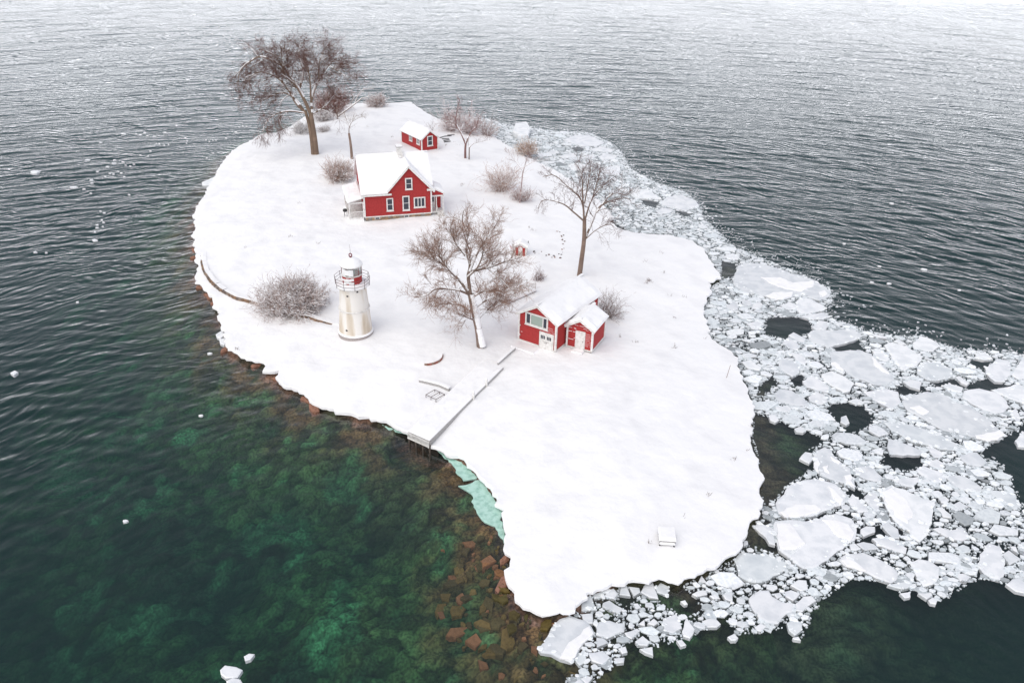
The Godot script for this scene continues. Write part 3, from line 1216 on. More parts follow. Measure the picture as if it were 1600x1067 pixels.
func simple_shed(t: Node3D, w: float, eave: float, peak: float, depth: float, base: float, over: float) -> void:
	# local axes: x along the front, z towards the front wall at z = 0, body runs back to -depth
	var s := Shape.new()
	var rise := (peak - eave) / (w * 0.5)
	var lf := func(y: float) -> float: return 0.0 if y < eave else (y - eave) / rise
	var rf := func(y: float) -> float: return w if y < eave else w - (y - eave) / rise
	boards(s, Vector3.ZERO, Vector3.RIGHT, Vector3.BACK, base, peak, lf, rf)
	boards(s, Vector3(w, 0, -depth), Vector3.LEFT, Vector3.FORWARD, base, peak, lf, rf)
	var zero := func(_y: float) -> float: return 0.0
	var deep := func(_y: float) -> float: return depth
	boards(s, Vector3(w, 0, 0), Vector3.FORWARD, Vector3.RIGHT, base, eave, zero, deep)
	boards(s, Vector3(0, 0, -depth), Vector3.BACK, Vector3.LEFT, base, eave, zero, deep)
	put(s, "wall", M.red, t)
	for c in [[0.0, 0.0], [w, 0.0], [w, -depth], [0.0, -depth]]:
		box_part(t, "corner_board", Vector3(c[0] - 0.11, base - 0.1, c[1] - 0.11), Vector3(c[0] + 0.11, eave + 0.02, c[1] + 0.11), M.white)
	var k := Shape.new()
	k.box(Vector3(0.11, base - 0.16, -0.05), Vector3(w - 0.11, base + 0.02, 0.07))
	k.box(Vector3(w - 0.05, base - 0.16, -depth + 0.11), Vector3(w + 0.07, base + 0.02, -0.11))
	k.box(Vector3(-0.07, base - 0.16, -depth + 0.11), Vector3(0.05, base + 0.02, -0.11))
	put(k, "base_board", M.white, t)
	box_part(t, "foundation", Vector3(0.12, -1.2, -depth + 0.12), Vector3(w - 0.12, base - 0.1, -0.1), M.wood)
	var y0 := eave - over * rise
	gable_roof(t, -over, w * 0.5, w + over, y0, peak + 0.02, y0, over * 0.9, -depth - over * 0.9)
	var fb := Shape.new()
	fb.beam(Vector3(-over, y0 - 0.06, over * 0.9 - 0.03), Vector3(w * 0.5, peak - 0.04, over * 0.9 - 0.03), 0.05, 0.18)
	fb.beam(Vector3(w * 0.5, peak - 0.04, over * 0.9 - 0.03), Vector3(w + over, y0 - 0.06, over * 0.9 - 0.03), 0.05, 0.18)
	put(fb, "fascia", M.white, t)

func yaw_of(u: Vector2) -> float:
	return atan2(-u.y, u.x)

func build_rear_shed() -> void:
	rng.seed = 301
	var t := thing("rear_shed", "small red shed behind the main house with two side windows", "shed", Vector3(-19.48, 2.35, -171.74), deg_to_rad(36.0))
	simple_shed(t, 3.8, 2.65, 4.1, 8.4, 0.12, 0.3)
	window(t, Vector3(1.28, 1.0, 0.04), Vector3.RIGHT, Vector3.BACK, 1.3, 2.05, 2)
	for z in [-1.9, -5.0]:
		window(t, Vector3(-0.04, 1.25, z - 0.0), Vector3.BACK, Vector3.LEFT, 1.25, 1.25, 2, 2)

func build_boathouse() -> void:
	rng.seed = 302
	var t := thing("boathouse", "red boathouse with wide upper window and white double doors", "boathouse", Vector3(0.82, 2.3, -91.71), deg_to_rad(-33.0))
	simple_shed(t, 5.2, 3.95, 5.5, 10.2, 0.35, 0.35)
	window(t, Vector3(0.92, 2.75, 0.04), Vector3.RIGHT, Vector3.BACK, 3.15, 1.6, 1, 3, M.picture_glass, [0.2, 0.62, 0.18])
	window(t, Vector3(5.24, 2.5, -7.4), Vector3.FORWARD, Vector3.RIGHT, 1.7, 0.9, 1, 2)
	var d := Shape.new()
	d.box(Vector3(2.95, 0.05, 0.0), Vector3(4.95, 2.35, 0.1))
	var frame := put(d, "door_frame", M.white, t)
	for k in 2:
		var x := 3.1 + k * 0.86
		var leaf := box_part(t, "door", Vector3(x, 0.02, 0.1), Vector3(x + 0.83, 2.18, 0.16), M.white)
		for j in 3:
			box_part(leaf, "pane", Vector3(x + 0.11 + j * 0.21, 1.5, 0.155), Vector3(x + 0.27 + j * 0.21, 1.95, 0.175), M.glass)
		box_part(leaf, "handle", Vector3(x + (0.72 if k == 0 else 0.06), 1.0, 0.16), Vector3(x + (0.77 if k == 0 else 0.11), 1.15, 0.2), M.metal)
		box_part(leaf, "cross_rail", Vector3(x + 0.03, 1.3, 0.155), Vector3(x + 0.8, 1.38, 0.18), M.white)
	var s := Shape.new()
	var a := func(_y: float) -> float: return 2.2
	var b := func(_y: float) -> float: return 5.0
	snow_lines(s, Vector3.ZERO, Vector3.RIGHT, Vector3.BACK, 2.4, 3.3, a, b, 0.55)
	var a2 := func(_y: float) -> float: return 0.3
	snow_lines(s, Vector3.ZERO, Vector3.RIGHT, Vector3.BACK, 0.5, 2.5, a2, func(_y: float) -> float: return 2.8, 0.04)
	put(s, "siding_snow", M.roof_snow, t)
	for y in [1.0, 2.3]:
		var w := Shape.new()
		w.tube(Vector3(0.25, y, 0.04), Vector3(0.25, y, 0.22), 0.03, 0.03, 5)
		w.tube(Vector3(0.25, y, 0.22), Vector3(0.25, y + 0.2, 0.22), 0.07, 0.03, 6)
		put(w, "wall_lamp", M.white, t)
	# deck step in front of the doors, deep in snow
	var p := thing("deck_platform", "snow covered wooden platform in front of the boathouse", "platform", Vector3(0.82, 2.3, -91.71), deg_to_rad(-33.0))
	box_part(p, "deck", Vector3(0.1, -0.3, 0.3), Vector3(3.4, 0.02, 1.9), M.grey_wood)
	var sn := Shape.new()
	sn.slab([Vector3(0.05, 0.025, 1.95), Vector3(3.45, 0.025, 1.95), Vector3(3.45, 0.025, 0.25), Vector3(0.05, 0.025, 0.25)], Vector3.UP * 0.22, 0.12)
	put(sn, "snow_cover", M.roof_snow, p)
	# railing of the walk behind
	var r := thing("walk_railing", "white wooden railing of the raised walk behind the boathouse", "railing", Vector3(-0.6, 2.4, -101.4), deg_to_rad(48.0))
	box_part(r, "walk_deck", Vector3(-0.2, 0.0, -1.6), Vector3(5.6, 0.3, 0.0), M.grey_wood)
	var wc := Shape.new()
	wc.slab([Vector3(-0.25, 0.305, 0.05), Vector3(5.65, 0.305, 0.05), Vector3(5.65, 0.305, -1.65), Vector3(-0.25, 0.305, -1.65)], Vector3.UP * 0.2, 0.1)
	put(wc, "snow_cover", M.roof_snow, r)
	for side in [0.0, -1.55]:
		for i in 5:
			box_part(r, "post", Vector3(i * 1.35 - 0.05, 0.0, side - 0.1), Vector3(i * 1.35 + 0.05, 1.45, side), M.white)
		box_part(r, "top_rail", Vector3(-0.05, 1.45, side - 0.12), Vector3(5.45, 1.53, side + 0.02), M.white)
		box_part(r, "lower_rail", Vector3(0.0, 0.85, side - 0.08), Vector3(5.4, 0.91, side - 0.02), M.white)

func build_side_shed() -> void:
	rng.seed = 303
	var t := thing("side_shed", "little red shed with a white plank door beside the boathouse", "shed", Vector3(6.63, 2.3, -90.46), deg_to_rad(-25.0))
	simple_shed(t, 3.2, 3.1, 4.05, 4.2, 0.3, 0.32)
	box_part(t, "door_frame", Vector3(1.05, 0.2, 0.0), Vector3(2.3, 2.6, 0.07), M.white)
	var d := box_part(t, "door", Vector3(1.17, 0.22, 0.07), Vector3(2.18, 2.46, 0.12), M.white)
	box_part(d, "handle", Vector3(2.02, 1.2, 0.12), Vector3(2.08, 1.35, 0.17), M.metal)
	box_part(t, "step", Vector3(1.0, -0.3, 0.12), Vector3(2.35, 0.12, 1.1), M.grey_wood)
	var c := Shape.new()
	c.slab([Vector3(0.97, 0.125, 1.13), Vector3(2.38, 0.125, 1.13), Vector3(2.38, 0.125, 0.13), Vector3(0.97, 0.125, 0.13)], Vector3.UP * 0.16, 0.1)
	put(c, "step_snow", M.roof_snow, t)
	var s := Shape.new()
	snow_lines(s, Vector3.ZERO, Vector3.RIGHT, Vector3.BACK, 0.4, 3.3, func(_y: float) -> float: return 2.32, func(_y: float) -> float: return 3.08, 0.9)
	snow_lines(s, Vector3.ZERO, Vector3.RIGHT, Vector3.BACK, 0.6, 3.0, func(_y: float) -> float: return 0.12, func(_y: float) -> float: return 1.05, 0.4)
	snow_lines(s, Vector3.ZERO, Vector3.RIGHT, Vector3.BACK, 2.6, 3.6, func(_y: float) -> float: return 0.9, func(_y: float) -> float: return 2.4, 0.35)
	put(s, "siding_snow", M.roof_snow, t)

func build_house() -> void:
	rng.seed = 304
	var t := thing("main_house", "largest red house with white trim, steep front gable and chimney", "house", Vector3(-24.3, 2.65, -130.5), deg_to_rad(16.0))
	var W := 10.9
	var D := 10.0
	var E := 4.8
	var gx0 := 3.86
	var gpx := 7.3
	var gph := 8.6
	var s := Shape.new()
	var lf := func(y: float) -> float: return 0.0 if y < E else gx0 + (y - E) * (gpx - gx0) / (gph - E)
	var rf := func(y: float) -> float: return W if y < E + 0.1 else W - (y - E - 0.1) * (W - gpx) / (gph - E - 0.1)
	boards(s, Vector3.ZERO, Vector3.RIGHT, Vector3.BACK, 0.7, gph, lf, rf)
	var slope := (9.2 - E) / (D * 0.5)
	var sl := func(y: float) -> float: return 0.0 if y < E else (y - E) / slope
	var sr := func(y: float) -> float: return D if y < E else D - (y - E) / slope
	boards(s, Vector3(W, 0, 0), Vector3.FORWARD, Vector3.RIGHT, 0.7, 9.2, sl, sr)
	boards(s, Vector3(0, 0, -D), Vector3.BACK, Vector3.LEFT, 0.7, 9.2, sl, sr)
	boards(s, Vector3(W, 0, -D), Vector3.LEFT, Vector3.FORWARD, 0.7, E, func(_y: float) -> float: return 0.0, func(_y: float) -> float: return W)
	put(s, "wall", M.red, t)
	# stone foundation, stone by stone along the front
	box_part(t, "foundation", Vector3(0.05, -1.0, -D + 0.05), Vector3(W - 0.05, 0.58, -0.12), M.grey_wood)
	var x := 0.12
	while x < W - 0.2:
		var w := rng.randf_range(0.3, 0.65)
		for row in 2:
			var st := Shape.new()
			st.col = [Color(0.36, 0.24, 0.16), Color(0.28, 0.2, 0.15), Color(0.42, 0.3, 0.2), Color(0.3, 0.27, 0.25)][rng.randi() % 4]
			st.box(Vector3(x, -0.2 + row * 0.36, -0.2), Vector3(minf(x + w - 0.03, W - 0.1), 0.14 + row * 0.36, rng.randf_range(-0.05, 0.0)))
			put(st, "foundation_stone", M.stone, t)
		x += w
	box_part(t, "base_board", Vector3(-0.06, 0.54, -0.06), Vector3(W + 0.06, 0.72, 0.09), M.white)
	for xx in [0.0, W]:
		box_part(t, "corner_board", Vector3(xx - 0.12, 0.72, -0.12), Vector3(xx + 0.12, E + 0.05, 0.1), M.white)
	for xx in [1.55, 6.3]:
		var cw := box_part(t, "cellar_window", Vector3(xx, 0.12, -0.02), Vector3(xx + 0.85, 0.5, 0.04), M.white)
		box_part(cw, "pane", Vector3(xx + 0.1, 0.18, 0.03), Vector3(xx + 0.75, 0.44, 0.05), M.glass)
	# windows
	window(t, Vector3(3.55, 1.45, 0.05), Vector3.RIGHT, Vector3.BACK, 1.1, 2.15, 2)
	window(t, Vector3(6.15, 1.35, 0.05), Vector3.RIGHT, Vector3.BACK, 1.15, 2.45, 2)
	window(t, Vector3(6.7, 4.85, 0.05), Vector3.RIGHT, Vector3.BACK, 1.15, 1.9, 2)
	window(t, Vector3(8.0, 1.7, 0.05), Vector3.RIGHT, Vector3.BACK, 1.9, 1.75, 1, 3)
	# roof: a long ridge along x and the cross gable over the front
	var r := Shape.new()
	var a := Shape.new()
	var nf := Vector3(0, 1, slope).normalized()
	var nb := Vector3(0, 1, -slope).normalized()
	var ridge_y := 9.25
	var front := [Vector3(-0.5, E - 0.45 * slope + 0.05, 0.45), Vector3(gx0 - 0.1, E - 0.45 * slope + 0.05, 0.45), Vector3(gx0 - 0.1, ridge_y, -D * 0.5), Vector3(-0.5, ridge_y, -D * 0.5)]
	var front2 := [Vector3(gx0 - 0.1, E + 0.35 * slope, -0.35), Vector3(W + 0.4, E + 0.35 * slope, -0.35), Vector3(W + 0.4, ridge_y, -D * 0.5), Vector3(gx0 - 0.1, ridge_y, -D * 0.5)]
	var back := [Vector3(-0.5, ridge_y, -D * 0.5), Vector3(W + 0.4, ridge_y, -D * 0.5), Vector3(W + 0.4, E - 0.45 * slope, -D - 0.45), Vector3(-0.5, E - 0.45 * slope, -D - 0.45)]
	for e in [[front, nf, [true, false, false, true]], [front2, nf, [false, true, false, false]], [back, nb, [false, true, true, true]]]:
		r.slab(e[0], e[1] * 0.13)
		snow_on(a, e[0], e[1], 0.24, e[2])
	put(r, "roof", M.white, t)
	ridge_snow(a, Vector3(-0.5, ridge_y, -D * 0.5), Vector3(W + 0.4, ridge_y, -D * 0.5), nf, nb, 0.24)
	put(a, "roof_snow", M.roof_snow, t)
	gable_roof(t, gx0 - 0.45, gpx, W + 0.5, E - 0.4, gph + 0.1, E - 0.45, 0.42, -4.4, 0.24)
	var fb := Shape.new()
	fb.beam(Vector3(gx0 - 0.45, E - 0.48, 0.4), Vector3(gpx, gph + 0.02, 0.4), 0.06, 0.24)
	fb.beam(Vector3(gpx, gph + 0.02, 0.4), Vector3(W + 0.5, E - 0.53, 0.4), 0.06, 0.24)
	put(fb, "gable_fascia", M.white, t)
	var cap: Material = M.grey_wood
	var ef := Shape.new()
	ef.box(Vector3(-0.5, E - 0.62, 0.3), Vector3(gx0 + 0.55, E - 0.36, 0.5))
	ef.box(Vector3(W - 0.7, E - 0.3, 0.02), Vector3(W + 0.3, E - 0.02, 0.4))
	put(ef, "eave_board", M.white, t)
	var rc := Shape.new()
	rc.beam(Vector3(-0.5, ridge_y + 0.33, -D * 0.5 - 0.12), Vector3(5.6, ridge_y + 0.33, -D * 0.5 - 0.1), 0.1, 0.1)
	put(rc, "ridge_cap", cap, t)
	var ch := box_part(t, "chimney", Vector3(6.2, 7.8, -5.2), Vector3(7.0, 10.5, -4.4), M.white)
	box_part(ch, "cap", Vector3(6.1, 10.5, -5.3), Vector3(7.1, 10.62, -4.3), M.grey_wood)
	box_part(ch, "snow_cap", Vector3(6.15, 10.62, -5.25), Vector3(7.05, 10.85, -4.35), M.roof_snow)
	box_part(ch, "side_box", Vector3(6.35, 9.0, -4.4), Vector3(7.15, 9.75, -3.9), M.white)
	# porch on the left end
	var lp := Shape.new()
	var pf := [Vector3(-2.7, 3.15, 0.1), Vector3(-0.05, 3.85, 0.1), Vector3(-0.05, 3.85, -8.5), Vector3(-2.7, 3.15, -8.5)]
	lp.slab(pf, Vector3(-0.25, 0.97, 0) * 0.12)
	var porch := put(lp, "porch_roof", M.white, t)
	var ps := Shape.new()
	snow_on(ps, pf, Vector3(-0.25, 0.97, 0), 0.26)
	put(ps, "porch_roof_snow", M.roof_snow, t)
	for p in [[-2.4, -0.2], [-0.18, -0.2], [-2.4, -4.2], [-2.4, -8.2]]:
		box_part(t, "porch_post", Vector3(p[0] - 0.09, 0.55, p[1] - 0.09), Vector3(p[0] + 0.09, 3.2, p[1] + 0.09), M.white)
	box_part(t, "porch_floor", Vector3(-2.5, 0.35, -8.4), Vector3(-0.15, 0.6, -0.1), M.white)
	box_part(t, "porch_base", Vector3(-2.4, -1.0, -8.3), Vector3(-0.15, 0.35, -0.15), M.stone)
	box_part(t, "porch_beam", Vector3(-2.5, 2.95, -0.28), Vector3(-0.1, 3.15, -0.12), M.white)
	box_part(t, "porch_rail", Vector3(-2.4, 1.5, -0.24), Vector3(-0.1, 1.6, -0.16), M.white)
	for i in 9:
		box_part(t, "baluster", Vector3(-2.15 + i * 0.22, 0.6, -0.22), Vector3(-2.1 + i * 0.22, 1.5, -0.18), M.white)
	box_part(t, "porch_back_wall", Vector3(-2.2, 0.6, -3.4), Vector3(-0.1, 3.1, -3.3), M.white)
	# entry porch on the right
	var rp := [Vector3(W + 0.42, 4.62, -0.35), Vector3(W + 2.35, 3.55, -0.35), Vector3(W + 2.35, 3.55, -5.0), Vector3(W + 0.42, 4.62, -5.0)]
	var rr := Shape.new()
	rr.slab(rp, Vector3(0.485, 0.875, 0) * 0.12)
	put(rr, "entry_roof", M.white, t)
	var rs := Shape.new()
	snow_on(rs, rp, Vector3(0.485, 0.875, 0), 0.24)
	put(rs, "entry_roof_snow", M.roof_snow, t)
	var tw := Shape.new()
	tw.tri(Vector3(W + 0.1, 3.35, -0.6), Vector3(W + 0.1, 4.65, -0.6), Vector3(W + 2.1, 3.55, -0.6))
	tw.tri(Vector3(W + 0.1, 3.35, -0.6), Vector3(W + 2.1, 3.55, -0.6), Vector3(W + 2.1, 3.35, -0.6))
	put(tw, "entry_gable", M.red, t)
	box_part(t, "entry_beam", Vector3(W + 0.1, 3.15, -0.7), Vector3(W + 2.2, 3.38, -0.5), M.white)
	for xx in [W + 0.95, W + 2.05]:
		box_part(t, "entry_post", Vector3(xx - 0.07, 0.6, -0.68), Vector3(xx + 0.07, 3.15, -0.54), M.white)
	box_part(t, "entry_floor", Vector3(W + 0.12, 0.4, -4.5), Vector3(W + 2.15, 0.62, -0.5), M.white)
	box_part(t, "entry_base", Vector3(W + 0.2, -1.0, -4.4), Vector3(W + 2.0, 0.4, -0.6), M.grey_wood)
	box_part(t, "entry_back_wall", Vector3(W + 0.1, 0.62, -2.3), Vector3(W + 2.1, 3.3, -2.2), M.white)
	box_part(t, "entry_door", Vector3(W + 1.1, 0.65, -2.2), Vector3(W + 1.95, 2.9, -2.14), M.red)
	box_part(t, "entry_window", Vector3(W + 0.25, 1.7, -2.2), Vector3(W + 0.8, 2.9, -2.15), M.glass)
	for i in 3:
		box_part(t, "step", Vector3(W + 1.05, -0.3, -0.5 + i * 0.32), Vector3(W + 2.1, 0.45 - i * 0.17, -0.18 + i * 0.32), M.white)
	var hr := Shape.new()
	for xx in [W + 1.02, W + 2.13]:
		hr.beam(Vector3(xx, 1.5, -0.55), Vector3(xx, 1.0, 0.5), 0.06, 0.06)
		hr.beam(Vector3(xx, -0.2, 0.48), Vector3(xx, 1.02, 0.48), 0.07, 0.07, Vector3.RIGHT)
	put(hr, "hand_rail", M.white, t)

func build_playhouse() -> void:
	rng.seed = 305
	var t := thing("playhouse", "tiny white and red playhouse with arched front door", "playhouse", Vector3(0.0, 2.45, -118.0), deg_to_rad(-8.0))
	var s := Shape.new()
	var w := 1.8
	s.box(Vector3(0, 0, -1.5), Vector3(w, 1.5, 0))
	s.tri(Vector3(0, 1.5, 0), Vector3(w * 0.5, 2.0, 0), Vector3(w, 1.5, 0))
	put(s, "wall", M.white, t)
	for x in [0.2, 1.25]:
		box_part(t, "shutter", Vector3(x, 0.1, 0.0), Vector3(x + 0.36, 1.4, 0.06), M.red)
	var d := Shape.new()
	d.box(Vector3(0.6, 0.05, 0), Vector3(1.2, 1.3, 0.05))
	var dd := put(d, "door", M.white, t)
	var arch := Shape.new()
	for i in 8:
		var a := PI * i / 8.0
		var b := PI * (i + 1) / 8.0
		var p := Vector3(0.9 + cos(a) * 0.38, 1.3 + sin(a) * 0.34, 0.05)
		var q := Vector3(0.9 + cos(b) * 0.38, 1.3 + sin(b) * 0.34, 0.05)
		arch.beam(p, q, 0.05, 0.1, Vector3.BACK)
	put(arch, "door_arch", M.red, t)
	gable_roof(t, -0.2, w * 0.5, w + 0.2, 1.4, 2.05, 1.4, 0.2, -1.65, 0.2)
	box_part(t, "roof_board", Vector3(w + 0.05, 1.45, -1.2), Vector3(w + 0.15, 2.1, -1.1), M.dark)
	var f := thing("small_flag", "small red and white striped flag left of the playhouse", "flag", Vector3(-0.55, 2.45, -117.7))
	var pole := Shape.new()
	pole.tube(Vector3(0.32, -0.3, 0), Vector3(-0.22, 2.1, 0), 0.025, 0.02, 5)
	put(pole, "pole", M.white, f)
	for i in 7:
		var st := Shape.new()
		var k := i * 0.055
		st.hexa([Vector3(-0.2 + k, 2.0 - i * 0.08, 0.02), Vector3(-0.16 + k, 1.95 - i * 0.08, 0.02), Vector3(-0.16 + k, 1.95 - i * 0.08, -0.01), Vector3(-0.2 + k, 2.0 - i * 0.08, -0.01),
			Vector3(0.03 + k, 1.35 - i * 0.06, 0.05), Vector3(0.07 + k, 1.3 - i * 0.06, 0.05), Vector3(0.07 + k, 1.3 - i * 0.06, 0.02), Vector3(0.03 + k, 1.35 - i * 0.06, 0.02)])
		put(st, "stripe", M.red if i % 2 == 0 else M.white, f)

func build_lighthouse() -> void:
	var t := thing("lighthouse", "short white conical lighthouse with red lantern room and iron gallery", "lighthouse", Vector3(-19.4, 2.25, -93.3))
	var s := Shape.new()
	s.lathe([Vector2(2.02, 0.25), Vector2(1.82, 3.2), Vector2(1.58, 6.3)], 48)
	put(s, "tower", M.stucco, t)
	var b := Shape.new()
	b.lathe([Vector2(2.12, -0.8), Vector2(2.12, 0.05), Vector2(2.0, 0.12)], 48)
	b.col = Color(0.42, 0.38, 0.36)
	var base := Shape.new()
	base.col = Color(0.42, 0.38, 0.37)
	base.lathe([Vector2(2.15, -0.8), Vector2(2.15, 0.12)], 48)
	put(base, "stone_base", M.stone, t)
	var bs := Shape.new()
	bs.lathe([Vector2(2.17, 0.12), Vector2(2.17, 0.2), Vector2(2.03, 0.32), Vector2(1.9, 0.34)], 48)
	put(bs, "base_snow", M.roof_snow, t)
	var ring := Shape.new()
	ring.lathe([Vector2(1.84, 3.3), Vector2(1.93, 3.33), Vector2(1.93, 3.4), Vector2(1.82, 3.45)], 48)
	put(ring, "belt_course", M.white, t)
	for a in [[1.95, 1.0, 1.99], [1.8, 5.5, 1.65], [1.05, 6.0, 1.6]]:
		var v := Shape.new()
		var p := Vector3(cos(a[0]), 0, sin(a[0]))
		var q: Vector3 = p * a[2] + Vector3.UP * a[1]
		v.box(Vector3(-0.11, -0.08, -0.06), Vector3(0.11, 0.08, 0.06))
		var o := put(v, "vent", M.dark, t)
		o.position = q
		o.rotation.y = PI * 0.5 - a[0]
	var deck := Shape.new()
	deck.lathe([Vector2(1.5, 6.15), Vector2(1.75, 6.25), Vector2(2.05, 6.32), Vector2(2.05, 6.42), Vector2(0.0, 6.43)], 10)
	put(deck, "gallery_deck", M.white, t)
	var sd := Shape.new()
	sd.lathe([Vector2(2.02, 6.44), Vector2(1.96, 6.56), Vector2(1.3, 6.7), Vector2(1.15, 6.78)], 40)
	put(sd, "deck_snow", M.roof_snow, t)
	var drum := Shape.new()
	drum.lathe([Vector2(1.2, 6.5), Vector2(1.2, 7.75)], 10)
	drum.lathe([Vector2(1.2, 7.75), Vector2(0.0, 7.76)], 10)
	put(drum, "lantern_drum", M.red, t)
	var plast := Shape.new()
	for k in 26:
		var a := 1.75 + sin(k * 2.3) * 0.42 + (0.45 if k % 5 == 0 else 0.0)
		var y := 6.9 + 0.62 * fmod(k * 0.381, 1.0)
		var u := Vector3(cos(a), 0, sin(a))
		var side := Vector3(-sin(a), 0, cos(a))
		plast.beam(u * 1.165 + Vector3.UP * y - side * 0.16, u * 1.165 + Vector3.UP * y + side * 0.16, 0.1, 0.2)
	put(plast, "stuck_snow", M.roof_snow, t)
	var cill := Shape.new()
	cill.lathe([Vector2(1.2, 7.72), Vector2(1.29, 7.72), Vector2(1.29, 7.84), Vector2(1.18, 7.84)], 10)
	put(cill, "lantern_sill", M.white, t)
	var pane := StandardMaterial3D.new()
	pane.transparency = BaseMaterial3D.TRANSPARENCY_ALPHA
	pane.albedo_color = Color(0.75, 0.8, 0.78, 0.35)
	pane.roughness = 0.06
	for k in 10:
		var a := TAU * k / 10.0
		var c := TAU * (k + 1) / 10.0
		var p := Vector3(cos(a), 0, sin(a)) * 1.19
		var q := Vector3(cos(c), 0, sin(c)) * 1.19
		var g := Shape.new()
		g.quad(p + Vector3.UP * 7.84, p + Vector3.UP * 8.85, q + Vector3.UP * 8.85, q + Vector3.UP * 7.84)
		put(g, "lantern_pane", pane, t)
		var m := Shape.new()
		m.tube(p * 1.01 + Vector3.UP * 7.8, p * 1.01 + Vector3.UP * 8.9, 0.035, 0.035, 6)
		put(m, "lantern_mullion", M.rust_red, t)
	# snow plastered on the windward panes
	var lens := Shape.new()
	lens.lathe([Vector2(0.0, 7.78), Vector2(0.4, 7.8), Vector2(0.45, 8.3), Vector2(0.3, 8.7), Vector2(0.0, 8.72)], 16)
	put(lens, "lamp_housing", M.grey_wood, t)
	for k in [1.45, 1.85, 2.25]:
		var u := Vector3(cos(k), 0, sin(k))
		var side := Vector3(-sin(k), 0, cos(k))
		var g := Shape.new()
		g.beam(u * 1.21 + Vector3.UP * 8.32 - side * 0.27, u * 1.21 + Vector3.UP * 8.32 + side * 0.27, 0.05, 0.75 + 0.1 * sin(k * 9.0))
		put(g, "pane_snow", M.roof_snow, t)
	var hoop := Shape.new()
	for k in 20:
		var p := Vector3(cos(TAU * k / 20), 0, sin(TAU * k / 20)) * 1.22
		var q := Vector3(cos(TAU * (k + 1) / 20), 0, sin(TAU * (k + 1) / 20)) * 1.22
		hoop.tube(p + Vector3.UP * 8.88, q + Vector3.UP * 8.88, 0.05, 0.05, 5)
	put(hoop, "lantern_hoop", M.rust_red, t)
	var roof := Shape.new()
	roof.lathe([Vector2(0.0, 8.88), Vector2(1.36, 8.9), Vector2(1.38, 8.98), Vector2(1.1, 9.35), Vector2(0.6, 9.68), Vector2(0.2, 9.8), Vector2(0.0, 9.82)], 40)
	put(roof, "dome_roof", M.white, t)
	var rs := Shape.new()
	rs.lathe([Vector2(1.36, 9.0), Vector2(1.3, 9.14), Vector2(1.02, 9.48), Vector2(0.55, 9.76), Vector2(0.16, 9.88)], 40)
	put(rs, "roof_snow", M.roof_snow, t)
	var knob := Shape.new()
	for k in 10:
		var p := Vector3(cos(TAU * k / 10) * 0.17, 10.15 + sin(TAU * k / 10) * 0.2, 0)
		var q := Vector3(cos(TAU * (k + 1) / 10) * 0.17, 10.15 + sin(TAU * (k + 1) / 10) * 0.2, 0)
		knob.tube(p, q, 0.065, 0.065, 6)
	knob.tube(Vector3(0, 9.8, 0), Vector3(0, 10.0, 0), 0.1, 0.07, 8)
	put(knob, "vent_ball", M.rust_red, t)
	var rod := Shape.new()
	rod.tube(Vector3(0, 10.3, 0), Vector3(0, 11.5, 0), 0.025, 0.012, 5)
	put(rod, "lightning_rod", M.metal, t)
	for k in 10:
		var a := TAU * k / 10.0
		var p := Vector3(cos(a), 0, sin(a)) * 2.05
		var post := Shape.new()
		post.tube(p + Vector3.UP * 6.3, p * 1.04 + Vector3.UP * 7.55, 0.03, 0.03, 5)
		put(post, "rail_post", M.metal, t)
	for y in [6.75, 7.15, 7.52]:
		var rail := Shape.new()
		for k in 10:
			var f := lerpf(1.0, 1.04, (y - 6.3) / 1.25) * 2.05
			rail.tube(Vector3(cos(TAU * k / 10.0) * f, y, sin(TAU * k / 10.0) * f), Vector3(cos(TAU * (k + 1) / 10.0) * f, y, sin(TAU * (k + 1) / 10.0) * f), 0.024, 0.024, 5)
		put(rail, "hand_rail", M.metal, t)

# ---------------------------------------------------------------- dock, walls, small things

